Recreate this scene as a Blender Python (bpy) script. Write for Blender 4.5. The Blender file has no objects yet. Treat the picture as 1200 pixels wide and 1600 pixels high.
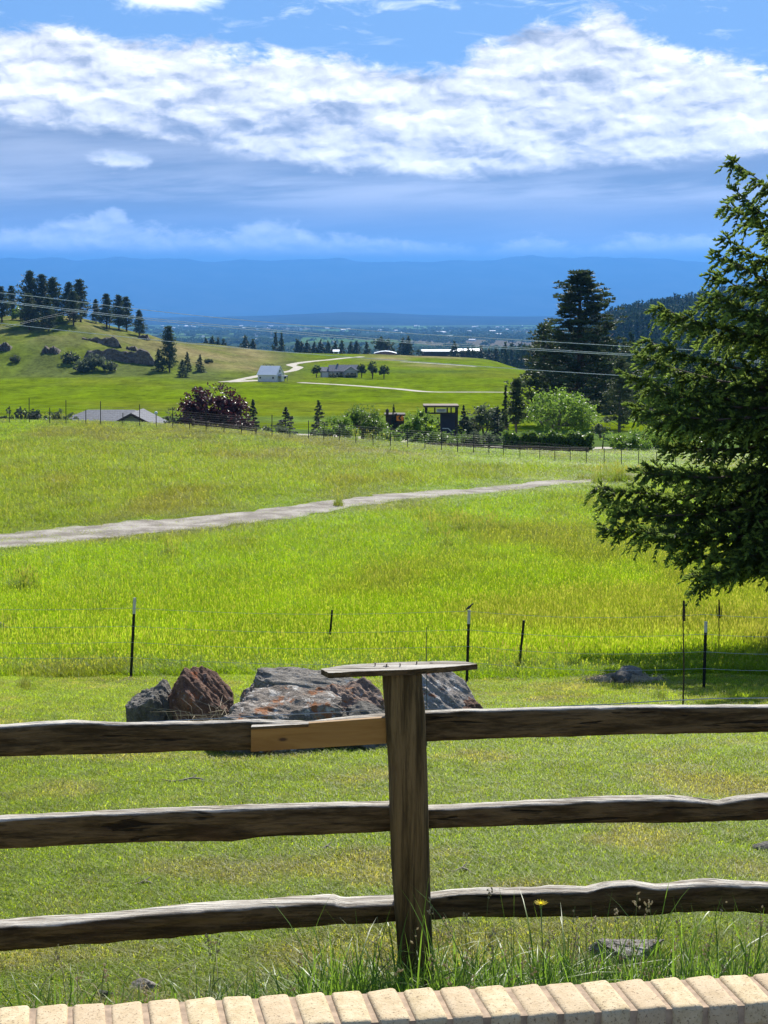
import bpy, bmesh, math, random
import numpy as np
from mathutils import Vector, Matrix, Euler

# ------------------------------------------------------------------ camera, light, exposure
F = 2300.0; PITCH = math.radians(7.68); CP, SP = math.cos(PITCH), math.sin(PITCH)
SUN_EL, SUN_AZ = math.radians(41), math.radians(14)
SUN_STRENGTH, SKY_STRENGTH, EXPOSURE = 5.0, 0.10, 0.76
HAZE_DENSITY = 5.3e-5

scene = bpy.context.scene
COL = scene.collection
cam_d = bpy.data.cameras.new("camera"); cam = bpy.data.objects.new("camera", cam_d); COL.objects.link(cam)
cam.location = (0, 0, 0); cam.rotation_euler = (math.pi/2 - PITCH, 0, 0)
cam_d.sensor_fit = 'VERTICAL'; cam_d.sensor_height = 36.0; cam_d.lens = F/1600*36.0
cam_d.clip_start = 0.05; cam_d.clip_end = 120000
scene.camera = cam
sun_dir = Vector((math.sin(SUN_AZ)*math.cos(SUN_EL), math.cos(SUN_AZ)*math.cos(SUN_EL), math.sin(SUN_EL)))
sl = bpy.data.lights.new("sun", 'SUN'); sl.energy = SUN_STRENGTH; sl.angle = math.radians(0.5); sl.color = (1.0, 0.955, 0.88)
so = bpy.data.objects.new("sun", sl); COL.objects.link(so)
so.rotation_euler = sun_dir.to_track_quat('Z', 'Y').to_euler(); so.location = (200, 300, 900)
vs = scene.view_settings
vs.view_transform = 'Standard'; vs.look = 'None'; vs.gamma = 1.0; vs.use_curve_mapping = False; vs.exposure = EXPOSURE
scene.display_settings.display_device = 'sRGB'
scene.render.engine = 'CYCLES'
cy = scene.cycles
cy.use_denoising = True; cy.max_bounces = 6; cy.diffuse_bounces = 3; cy.glossy_bounces = 2
cy.transmission_bounces = 3; cy.transparent_max_bounces = 4; cy.volume_bounces = 0
cy.caustics_reflective = False; cy.caustics_refractive = False; cy.sample_clamp_indirect = 4.0

# ------------------------------------------------------------------ node expression helper
class Nx:
    def __init__(s, nt): s.nt = nt
    def node(s, typ, **kw):
        n = s.nt.nodes.new(typ)
        for k, v in kw.items(): setattr(n, k, v)
        return n
    def put(s, sock, v):
        if isinstance(v, E): v = v.s
        if hasattr(v, 'is_linked') and hasattr(v, 'node'): s.nt.links.new(v, sock)
        else:
            if hasattr(sock.default_value, '__len__') and not hasattr(v, '__len__'): v = [v]*len(sock.default_value)
            if hasattr(v, '__len__') and len(v) == 3 and len(sock.default_value) == 4: v = (*v, 1)
            sock.default_value = v
    def m(s, op, *a, clamp=False):
        n = s.node('ShaderNodeMath', operation=op, use_clamp=clamp)
        for i, v in enumerate(a): s.put(n.inputs[i], v)
        return E(s, n.outputs[0])
    def noise(s, vec, scale=1, detail=4, rough=.55, dist=0, lac=2.0):
        n = s.node('ShaderNodeTexNoise'); s.put(n.inputs['Vector'], vec)
        s.put(n.inputs['Scale'], scale); s.put(n.inputs['Detail'], detail); s.put(n.inputs['Roughness'], rough)
        s.put(n.inputs['Distortion'], dist); s.put(n.inputs['Lacunarity'], lac)
        return E(s, n.outputs['Fac'])
    def voro(s, vec, scale=1, feature='F1', out='Distance'):
        n = s.node('ShaderNodeTexVoronoi', feature=feature); s.put(n.inputs['Vector'], vec); s.put(n.inputs['Scale'], scale)
        return E(s, n.outputs[out])
    def xyz(s, x, y, z):
        n = s.node('ShaderNodeCombineXYZ')
        for i, v in enumerate((x, y, z)): s.put(n.inputs[i], v)
        return E(s, n.outputs[0])
    def sep(s, v):
        n = s.node('ShaderNodeSeparateXYZ'); s.put(n.inputs[0], v)
        return [E(s, o) for o in n.outputs]
    def scl(s, v, k):
        n = s.node('ShaderNodeVectorMath', operation='MULTIPLY'); s.put(n.inputs[0], v); s.put(n.inputs[1], k)
        return E(s, n.outputs[0])
    def vadd(s, v, k):
        n = s.node('ShaderNodeVectorMath', operation='ADD'); s.put(n.inputs[0], v); s.put(n.inputs[1], k)
        return E(s, n.outputs[0])
    def mix(s, f, a, b, typ='MIX'):
        n = s.node('ShaderNodeMix', data_type='RGBA', blend_type=typ, clamp_factor=True)
        s.put(n.inputs[0], f); s.put(n.inputs[6], a); s.put(n.inputs[7], b)
        return E(s, n.outputs[2])
    def step(s, v, lo, hi, smooth=True):
        n = s.node('ShaderNodeMapRange', interpolation_type='SMOOTHSTEP' if smooth else 'LINEAR', clamp=True)
        s.put(n.inputs[0], v); s.put(n.inputs[1], lo); s.put(n.inputs[2], hi)
        return E(s, n.outputs[0])
    def ramp(s, v, stops, interp='EASE'):
        n = s.node('ShaderNodeValToRGB'); s.put(n.inputs[0], v); cr = n.color_ramp; cr.interpolation = interp
        while len(cr.elements) < len(stops): cr.elements.new(0.5)
        for e, (p, c) in zip(cr.elements, stops):
            e.position = p; e.color = (c, c, c, 1) if not hasattr(c, '__len__') else (*c, 1)
        return E(s, n.outputs[0])
    def attr(s, name, typ='GEOMETRY', out='Fac'):
        n = s.node('ShaderNodeAttribute', attribute_name=name, attribute_type=typ); return E(s, n.outputs[out])
    def coord(s, out='Object'): return E(s, s.node('ShaderNodeTexCoord').outputs[out])
    def pos(s): return E(s, s.node('ShaderNodeNewGeometry').outputs['Position'])
    def island(s): return E(s, s.node('ShaderNodeNewGeometry').outputs['Random Per Island'])
    def objrand(s): return E(s, s.node('ShaderNodeObjectInfo').outputs['Random'])
class E:
    def __init__(s, nx, sock): s.x = nx; s.s = sock
    def __add__(a, b): return a.x.m('ADD', a, b)
    __radd__ = __add__
    def __sub__(a, b): return a.x.m('SUBTRACT', a, b)
    def __rsub__(a, b): return a.x.m('SUBTRACT', b, a)
    def __mul__(a, b): return a.x.m('MULTIPLY', a, b)
    __rmul__ = __mul__
    def __truediv__(a, b): return a.x.m('DIVIDE', a, b)
    def __neg__(a): return a.x.m('MULTIPLY', a, -1)

# ------------------------------------------------------------------ world: sky and clouds by direction
w = bpy.data.worlds.new("World"); scene.world = w; w.use_nodes = True
wt = w.node_tree; wt.nodes.clear(); X = Nx(wt)
sky = X.node('ShaderNodeTexSky', sky_type='NISHITA', sun_disc=False)
sky.sun_elevation = SUN_EL; sky.sun_rotation = SUN_AZ; sky.altitude = 900; sky.air_density = 1.0; sky.dust_density = 0.4; sky.ozone_density = 2.0
dx, dy, dz = X.sep(X.coord('Generated'))
hyp = X.m('SQRT', dx*dx + dy*dy)
U = X.m('ARCTAN2', dx, dy)*2300.0                     # azimuth, 0 straight ahead
V = 490.0 - dz/X.m('MAXIMUM', hyp, 0.02)*2390.0      # counts downward from about 11.6 degrees up (0) to the horizon (490)
un = (U + 700.0)/1400.0
def curve(pts):                                       # pts: (azimuth unit, height unit)
    return X.ramp(un, [((u-600+700)/1400.0, v/500.0) for u, v in pts], 'EASE')*500.0
big = X.noise(X.xyz(U/230.0, V/95.0, 3.1), 1, 3, .55, .4)
med = X.noise(X.xyz(U/85.0, V/40.0, 7.7), 1, 6, .62, .5)
fine = X.noise(X.xyz(U/34.0, V/17.0, 1.3), 1, 7, .65, .6)
streak = X.noise(X.xyz(U/300.0, V/26.0 + U/400.0, 5.5), 1, 6, .6, .3)
soft = X.noise(X.xyz(U/420.0, V/60.0, 9.4), 1, 4, .5, .3)
wx, wy = (med-.5)*26.0, (X.noise(X.xyz(U/60.0, V/30.0, 21.0), 1, 5, .6)-.5)*22.0
def dens(du, dv):                                     # cloud thickness; looked up twice so that lobes turn a lit and a shaded side
    a = X.noise(X.xyz((U+wx+du)/120.0, (V+wy+dv)/44.0, 2.2), 1, 5, .52, .25)
    b = X.noise(X.xyz((U+wx+du)/420.0, (V+dv)/120.0, 6.1), 1, 3, .5, .2)
    return a*.62 + b*.38
d0 = dens(0.0, 0.0)
relief = (d0 - dens(14.0, -17.0))
cells = X.noise(X.xyz((U+wx)/50.0, (V+wy)/29.0, 31.0), 1, 7, .5, .35)
relief2 = (cells - X.noise(X.xyz((U+wx+5.0)/50.0, (V+wy-7.0)/29.0, 31.0), 1, 7, .5, .35))
n_edge = (big-.5)*90.0 + (med-.5)*75.0 + (fine-.5)*34.0
top = curve([(-100, 45), (0, 48), (120, 40), (250, 62), (400, 88), (560, 95), (690, 108), (770, 72), (860, 32), (935, 8), (1000, 50), (1090, 98), (1200, 128), (1300, 140)])
low = curve([(-100, 215), (0, 196), (150, 205), (300, 222), (450, 248), (560, 262), (700, 272), (800, 268), (900, 252), (1050, 246), (1200, 236), (1300, 230)])
above = X.step(V - top + n_edge + (fine-.5)*30.0, -10.0, 26.0)
below = X.step(low - V + (big-.5)*34.0 + (med-.5)*40.0 + (fine-.5)*16.0, -14.0, 12.0)
bank = above*below
lit = X.m('ADD', relief*1.9 + relief2*1.3, .66 + (d0-.5)*1.5 + (streak-.5)*.35, clamp=True)
under = X.step((V-top)/X.m('MAXIMUM', low-top, 20.0), .45, 1.0)*X.step(soft, .35, .62)
lit = X.m('SUBTRACT', lit, under*.30, clamp=True)
shade_c = X.ramp(lit, [(0, (2.2, 2.4, 2.8)), (.30, (3.7, 3.8, 4.1)), (.55, (6.1, 6.0, 5.9)), (.80, (8.1, 7.9, 7.4)), (1, (10.2, 9.8, 9.0))], 'LINEAR')
# blue sky with thin wisps
skyc = X.mix(.85, E(X, sky.outputs[0]), (1.0, 2.15, 4.3))
wisp = X.step(X.noise(X.xyz(U/120.0, V/34.0, 11.0), 1, 7, .62, .7)*.8 + big*.2, .53, .72)*X.step(V, 135.0, 20.0)
puff_l = X.step(64.0 - X.m('SQRT', X.m('POWER', (U+325.0)*.62, 2.0) + X.m('POWER', (V-8.0)*2.2, 2.0)) + n_edge*1.1, -6.0, 40.0)
puff_m = X.step(36.0 - X.m('SQRT', X.m('POWER', (U+75.0)*.5, 2.0) + X.m('POWER', (V-2.0)*3.0, 2.0)) + n_edge*1.2, -4.0, 44.0)
c0 = X.mix(X.m('MAXIMUM', wisp*.55, X.m('MAXIMUM', puff_l, puff_m)*.8), skyc, (10.0, 10.1, 10.2))
# grey stratus below the bank
strat = X.mix(X.step(soft*.6+streak*.4, .34, .66), (1.6, 1.75, 2.0), (3.5, 3.6, 3.9))
band1 = X.step(V, 335.0, 296.0)*X.step(V, 262.0, 296.0)*X.step(streak*.4+soft*.6, .38, .6)
strat = X.mix(band1*.75, strat, (4.8, 4.9, 5.3))
strat = X.mix(X.step(V, 300.0, 352.0)*.65, strat, (1.4, 1.7, 2.6))
puff2 = X.step(36.0 - X.m('SQRT', X.m('POWER', (U+388.0)*.6, 2.0) + X.m('POWER', (V-250.0)*2.0, 2.0)) + n_edge*1.15, -4.0, 30.0)
strat = X.mix(puff2*.85, strat, X.mix(lit, (4.2, 4.6, 5.4), (9.2, 9.0, 8.6)))
# low cumulus heads over the mountains
ltop = curve([(-100, 372), (0, 366), (70, 352), (190, 326), (240, 352), (330, 366), (420, 346), (520, 362), (640, 376), (760, 384), (830, 368), (905, 384), (945, 372), (1090, 366), (1140, 384), (1300, 380)])
cum = X.step(V - ltop + (med-.5)*52.0 + (fine-.5)*34.0, -6.0, 14.0)*X.step(V, 436.0, 372.0)
strat = X.mix(cum*.85*X.step(big*.5+med*.5, .24, .5), strat, X.mix(X.m('ADD', relief2*3.0, .5, clamp=True), (3.6, 4.0, 5.0), (6.6, 6.9, 7.6)))
strat = X.mix(X.step(V, 376.0, 406.0)*.97, strat, (.45, .95, 2.0))
is_low = X.step(V, 150.0, 215.0)
c1 = X.mix(is_low, c0, strat)
c2 = X.mix(bank*.97, c1, shade_c)
lim = X.step(V, -420.0, -150.0)                       # open sky higher up
final = X.mix(lim, E(X, sky.outputs[0]), c2)
bg = X.node('ShaderNodeBackground'); X.put(bg.inputs[0], final); bg.inputs[1].default_value = SKY_STRENGTH
wo = X.node('ShaderNodeOutputWorld'); wt.links.new(bg.outputs[0], wo.inputs[0])

# ------------------------------------------------------------------ small maths
def Sl(py):
    v = (800.0-py)/F
    return (CP*v - SP)/(SP*v + CP)
def P(px, py, Y):
    z = Sl(py)*Y
    d = Y*CP - z*SP
    return np.array(((px-600.0)/F*d, Y, z))
def PXY(x, y, z): # world point -> (px, py)
    d = y*CP - z*SP; u = z*CP + y*SP
    return 600 + F*x/d, 800 - F*u/d
def _hash(ix, iy, seed):
    h = (ix.astype(np.int64)*374761393 + iy.astype(np.int64)*668265263 + seed*974711) & 0x7fffffff
    h = ((h ^ (h >> 13))*1274126177) & 0x7fffffff
    return ((h ^ (h >> 16)) & 0xffff)/65535.0
def vnoise(x, y, seed=0):
    x = np.asarray(x, float); y = np.asarray(y, float)
    ix, iy = np.floor(x), np.floor(y); fx, fy = x-ix, y-iy
    fx = fx*fx*(3-2*fx); fy = fy*fy*(3-2*fy)
    a, b = _hash(ix, iy, seed), _hash(ix+1, iy, seed); c, d = _hash(ix, iy+1, seed), _hash(ix+1, iy+1, seed)
    return (a*(1-fx)+b*fx)*(1-fy) + (c*(1-fx)+d*fx)*fy
def fbm(x, y, seed=0, o=4):
    s = 0; a = .5; t = 0
    for k in range(o):
        s = s + a*vnoise(x*2**k, y*2**k, seed+k*17); t += a; a *= .5
    return s/t
def v3noise(p, seed=0):
    return (vnoise(p[:, 0]+p[:, 2]*.73, p[:, 1]-p[:, 2]*.51, seed)+vnoise(p[:, 1]+p[:, 0]*.37, p[:, 2]+p[:, 0]*.61, seed+5)+vnoise(p[:, 2]-p[:, 1]*.45, p[:, 0]+p[:, 1]*.33, seed+9))/3
def f3bm(p, seed=0, o=4):
    s = 0; a = .5; t = 0
    for k in range(o): s = s + a*v3noise(p*2**k, seed+k*13); t += a; a *= .55
    return s/t
def sstep(v, a, b):
    t = np.clip((v-a)/(b-a), 0, 1); return t*t*(3-2*t)

# ------------------------------------------------------------------ terrain height
KN = np.array([1.5,3.6,5.5,11.5,21.5,32,45,60,75,95,118,128,140,170,230,300,400,480,540,600,660,760,850,950,1150,1400,2000,3000,5000,30000.])
NEAR = [-2.75,-2.75,-2.85,-3.63,-5.43,-6.85,-7.85]
FAR = [-60,-85,-88,-90,-90]
TAB = {
-900: [-8.7,-8.7,-8.6,-8.3,-8.8,-10.2,-13.5,-16.5,-19,-21,-20,-10,-1,2,0,-8,-20,-40]+FAR,
0:   [-8.7,-8.75,-8.8,-8.75,-9.3,-10.7,-14,-16.8,-19,-21,-20.5,-11,-3,-2,-6,-15,-25,-42]+FAR,
95:  [-8.7,-8.75,-8.85,-8.85,-9.35,-10.7,-14,-16.8,-19,-21,-20.5,-12,-2.2,-1.2,-6,-15,-25,-42]+FAR,
200: [-8.65,-8.8,-9.0,-9.1,-9.6,-11,-14,-16.8,-19,-21.2,-21,-16.5,-10.5,-7.8,-11,-18,-26,-42]+FAR,
350: [-8.6,-8.8,-9.3,-9.7,-10.2,-11.4,-14,-16.8,-19,-21.2,-21.7,-20.8,-19.6,-18,-16.9,-19,-26,-42]+FAR,
450: [-8.5,-8.85,-9.5,-10.15,-10.7,-11.8,-13.9,-16.8,-19,-21.2,-22,-22.4,-22.6,-22.1,-20.8,-21.8,-27,-42]+FAR,
600: [-8.4,-8.9,-9.7,-10.75,-11.25,-12.4,-14.2,-16.6,-19,-21.2,-22,-22.6,-23,-23.3,-23.5,-23.8,-27,-40]+FAR,
750: [-8.5,-9.1,-10,-11.25,-11.8,-12.8,-14.4,-16.6,-19,-21.2,-22,-22.7,-23.3,-24,-24.8,-25.6,-30,-42]+FAR,
850: [-8.6,-9.2,-10.1,-11.5,-12,-12.9,-14.5,-16.6,-19,-21.4,-22.5,-24,-26,-28,-31,-35,-40,-46,-52,-66,-85,-90,-90],
960: [-8.7,-9.4,-10.4,-11.6,-12.1,-12.9,-14.5,-16.8,-19.5,-22,-24,-27,-30,-33,-36,-38,-37,-30,-26,-14,-60,-90,-90],
1100:[-8.8,-9.5,-10.5,-11.5,-12,-12.8,-14.5,-17,-20,-23,-25,-27,-29,-31,-33,-33,-31,-25,-14,8,-30,-90,-90],
1250:[-8.8,-9.5,-10.5,-11.5,-12,-12.8,-14.5,-17,-20,-23,-25,-27,-29,-30,-30,-29,-27,-18,-6,26,0,-90,-90],
2000:[-8.8,-9.5,-10.5,-11.5,-12,-12.8,-14.5,-17,-20,-22,-23,-24,-25,-25,-25,-24,-22,-10,5,60,60,0,-90]}
def pchip(xk, yk, xq):
    h = np.diff(xk); d = np.diff(yk)/h; m = np.zeros(len(xk))
    m[0], m[-1] = d[0], d[-1]
    for i in range(1, len(xk)-1):
        if d[i-1]*d[i] > 0:
            w1, w2 = 2*h[i]+h[i-1], h[i]+2*h[i-1]; m[i] = (w1+w2)/(w1/d[i-1]+w2/d[i])
    i = np.clip(np.searchsorted(xk, xq)-1, 0, len(xk)-2); t = (xq-xk[i])/h[i]
    return ((1+2*t)*(1-t)**2)*yk[i] + t*(1-t)**2*h[i]*m[i] + t*t*(3-2*t)*yk[i+1] + t*t*(t-1)*h[i]*m[i+1]
LG = np.linspace(math.log(1.5), math.log(30000), 1200)
PXG = np.linspace(-900, 2000, 581)
_cols = sorted(TAB); _ct = np.array([pchip(np.log(KN), np.array(NEAR+TAB[c], float), LG) for c in _cols])
HG = np.array([pchip(np.array(_cols, float), _ct[:, j], PXG) for j in range(len(LG))])   # [Y][px]
def hz(x, y):
    x = np.asarray(x, float); y = np.asarray(y, float)
    ye = np.maximum(y, 1.5); px = 600 + 2320.0*x/np.maximum(y, 5.0)
    a = np.clip((np.log(ye)-LG[0])/(LG[1]-LG[0]), 0, len(LG)-1.001); b = np.clip((px-PXG[0])/(PXG[1]-PXG[0]), 0, len(PXG)-1.001)
    i, j = a.astype(int), b.astype(int); fa, fb = a-i, b-j
    z = (HG[i, j]*(1-fb)+HG[i, j+1]*fb)*(1-fa) + (HG[i+1, j]*(1-fb)+HG[i+1, j+1]*fb)*fa
    z = z + (fbm(x/1.7, y/1.7, 3, 3)-.5)*.12*sstep(y, 5, 12)*sstep(y, 160, 100) + (fbm(x/14, y/14, 8, 3)-.5)*.5*sstep(y, 26, 50)*sstep(y, 230, 160)
    hill = sstep(y, 430, 520)*sstep(y, 1100, 800)
    z = z + (fbm(x/26, y/26, 11, 4)-.5)*5.0*hill*sstep(px, 420, 220) + (fbm(x/60, y/60, 12, 3)-.5)*1.2*hill
    return z
_YY = np.exp(np.linspace(math.log(3), math.log(12000), 5000))
def G(px, py, ymin=3.0, ymax=12000):
    """where the sight line through (px, py) meets the ground"""
    Y = _YY[(_YY >= ymin) & (_YY <= ymax)]
    s = Sl(py); z = s*Y; x = (px-600.0)/F*(Y*CP - z*SP)
    hit = np.nonzero(z <= hz(x, Y))[0]
    k = hit[0] if len(hit) else len(Y)-1
    return np.array((x[k], Y[k], float(hz(x[k], Y[k]))))
def at(px, Y):
    """ground point at distance Y in direction px"""
    x = (px-600.0)/F*Y
    for _ in range(3): x = (px-600.0)/F*(Y*CP - float(hz(x, Y))*SP)
    return np.array((x, Y, float(hz(x, Y))))

# ------------------------------------------------------------------ object helpers
def tag(o, label=None, cat=None, group=None, kind=None):
    if label: o['label'] = label
    if cat: o['category'] = cat
    if group: o['group'] = group
    if kind: o['kind'] = kind
    return o
def thing(name, label, cat, loc=(0, 0, 0), rz=0, group=None):
    o = bpy.data.objects.new(name, None); COL.objects.link(o); o.empty_display_size = .1
    o.location = [float(c) for c in loc]; o.rotation_euler = (0, 0, rz)
    return tag(o, label, cat, group)
def link(name, me, mat, parent=None):
    o = bpy.data.objects.new(name, me); COL.objects.link(o)
    if mat is not None and len(me.materials) == 0: me.materials.append(mat)
    if parent is not None: o.parent = parent
    return o
def qmesh(name, V, Fc, smooth=False, tint=None, col=None):
    """mesh from numpy verts and constant-size faces"""
    V = np.asarray(V, np.float32); Fc = np.asarray(Fc, np.int32); k = Fc.shape[1]
    me = bpy.data.meshes.new(name); me.vertices.add(len(V)); me.vertices.foreach_set('co', V.ravel())
    me.loops.add(Fc.size); me.loops.foreach_set('vertex_index', Fc.ravel())
    me.polygons.add(len(Fc)); me.polygons.foreach_set('loop_start', np.arange(0, Fc.size, k, dtype=np.int32))
    me.polygons.foreach_set('use_smooth', np.full(len(Fc), smooth))
    me.update(calc_edges=True)
    if tint is not None:
        a = me.attributes.new('tint', 'FLOAT', 'POINT'); a.data.foreach_set('value', np.asarray(tint, np.float32))
    if col is not None:
        a = me.attributes.new('gcol', 'FLOAT_COLOR', 'POINT'); c = np.ones((len(V), 4), np.float32); c[:, :3] = col; a.data.foreach_set('color', c.ravel())
    return me
class MB:
    """collects boxes, tubes and sheets into one mesh"""
    def __init__(s): s.v = []; s.f = []
    def add(s, V, Fs):
        o = len(s.v); s.v += [tuple(map(float, p)) for p in V]; s.f += [tuple(i+o for i in f) for f in Fs]; return s
    def box(s, c, size, rz=0, M=None):
        a, b, h = [d/2 for d in size]
        V = [(-a,-b,-h),(a,-b,-h),(a,b,-h),(-a,b,-h),(-a,-b,h),(a,-b,h),(a,b,h),(-a,b,h)]
        cr, sr = math.cos(rz), math.sin(rz)
        V = [(x*cr-y*sr+c[0], x*sr+y*cr+c[1], z+c[2]) for x, y, z in V]
        return s.add(V, [(0,3,2,1),(4,5,6,7),(0,1,5,4),(1,2,6,5),(2,3,7,6),(3,0,4,7)])
    def prism(s, poly, d0, d1, axis='y'):
        """polygon in the x-z plane pulled along y (or x-y along z)"""
        n = len(poly)
        mk = (lambda p, d: (p[0], d, p[1])) if axis == 'y' else ((lambda p, d: (d, p[0], p[1])) if axis == 'x' else (lambda p, d: (p[0], p[1], d)))
        V = [mk(p, d0) for p in poly] + [mk(p, d1) for p in poly]
        return s.add(V, [tuple(range(n)), tuple(range(2*n-1, n-1, -1))] + [(i, n+i, n+(i+1) % n, (i+1) % n) for i in range(n)])
    def tube(s, pts, rad, n=6, cap=True):
        pts = [np.asarray(p, float) for p in pts]
        if not hasattr(rad, '__len__'): rad = [rad]*len(pts)
        V = []
        for i, p in enumerate(pts):
            t = pts[min(i+1, len(pts)-1)] - pts[max(i-1, 0)]; t = t/(np.linalg.norm(t)+1e-9)
            a = np.cross(t, (0, 0, 1.)) if abs(t[2]) < .9 else np.cross(t, (0, 1., 0)); a /= np.linalg.norm(a); b = np.cross(t, a)
            for k in range(n):
                an = 2*math.pi*k/n; V.append(p + rad[i]*(math.cos(an)*a + math.sin(an)*b))
        Fs = [(i*n+k, i*n+(k+1) % n, (i+1)*n+(k+1) % n, (i+1)*n+k) for i in range(len(pts)-1) for k in range(n)]
        if cap: Fs += [tuple(range(n-1, -1, -1)), tuple((len(pts)-1)*n+k for k in range(n))]
        return s.add(V, Fs)
    def lathe(s, prof, c=(0, 0, 0), n=16):
        V = []
        for r, z in prof:
            for k in range(n): a = 2*math.pi*k/n; V.append((c[0]+r*math.cos(a), c[1]+r*math.sin(a), c[2]+z))
        Fs = [(i*n+k, i*n+(k+1) % n, (i+1)*n+(k+1) % n, (i+1)*n+k) for i in range(len(prof)-1) for k in range(n)]
        return s.add(V, Fs + [tuple(range(n-1, -1, -1)), tuple((len(prof)-1)*n+k for k in range(n))])
    def mesh(s, name, smooth=False, bevel=0):
        me = bpy.data.meshes.new(name); me.from_pydata(s.v, [], s.f)
        bm = bmesh.new(); bm.from_mesh(me)
        bmesh.ops.recalc_face_normals(bm, faces=bm.faces)
        if bevel: bmesh.ops.bevel(bm, geom=bm.edges[:], offset=bevel, segments=2, affect='EDGES', profile=.5)
        bm.to_mesh(me); bm.free()
        if smooth: me.polygons.foreach_set('use_smooth', [True]*len(me.polygons))
        me.update(); return me
    def build(s, name, mat, parent=None, smooth=False, bevel=0): return link(name, s.mesh(name, smooth, bevel), mat, parent)
def dup(root, loc=None, rz=None, scale=None, label=None):
    c = root.copy(); COL.objects.link(c)
    if loc is not None: c.location = [float(q) for q in loc]
    if rz is not None: c.rotation_euler = (0, 0, rz)
    if scale is not None: c.scale = scale if hasattr(scale, '__len__') else (scale,)*3
    if label: c['label'] = label
    for ch in list(root.children):
        d = ch.copy(); COL.objects.link(d); d.parent = c
        for g in list(ch.children):
            e = g.copy(); COL.objects.link(e); e.parent = d
    return c

# ------------------------------------------------------------------ materials
def new_mat(name):
    m = bpy.data.materials.new(name); m.use_nodes = True; nt = m.node_tree; nt.nodes.clear()
    return m, Nx(nt)
def out(X, sh):
    o = X.node('ShaderNodeOutputMaterial'); X.nt.links.new(sh, o.inputs[0])
def bsdf(X, col, rough=.8, spec=.3, bump=None, bdist=.02, bstr=.6, metal=0):
    b = X.node('ShaderNodeBsdfPrincipled'); X.put(b.inputs['Base Color'], col); X.put(b.inputs['Roughness'], rough)
    b.inputs['Specular IOR Level'].default_value = spec; b.inputs['Metallic'].default_value = metal
    if bump is not None:
        n = X.node('ShaderNodeBump'); n.inputs['Strength'].default_value = bstr; n.inputs['Distance'].default_value = bdist
        X.put(n.inputs['Height'], bump); X.nt.links.new(n.outputs[0], b.inputs['Normal'])
    return b
def plain(name, col, rough=.7, var=.25, scale=3.0, metal=0, spec=.3):
    m, X = new_mat(name); n = X.noise(X.coord('Object'), scale, 5, .6)
    c = X.mix(X.step(n, .3, .7), tuple(k*(1-var) for k in col), tuple(min(1, k*(1+var*.6)) for k in col))
    out(X, bsdf(X, c, rough, spec, metal=metal).outputs[0]); return m
def leafy(name, c0, c1, trans=.35, rough=.55, spec=.25, tip=None):
    """foliage: colour from the leaf's own tint, light passing through"""
    m, X = new_mat(name); t = X.attr('tint')
    c = X.mix(t, c0, c1)
    if tip is not None: c = X.mix(X.step(t, .86, .97), c, tip)
    b = bsdf(X, c, rough, spec); tr = X.node('ShaderNodeBsdfTranslucent')
    X.put(tr.inputs[0], X.mix(.5, c, tuple(min(1, k*1.7) for k in (tip or c1))))
    mx = X.node('ShaderNodeMixShader'); mx.inputs[0].default_value = trans
    X.nt.links.new(b.outputs[0], mx.inputs[1]); X.nt.links.new(tr.outputs[0], mx.inputs[2]); out(X, mx.outputs[0]); return m
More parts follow.
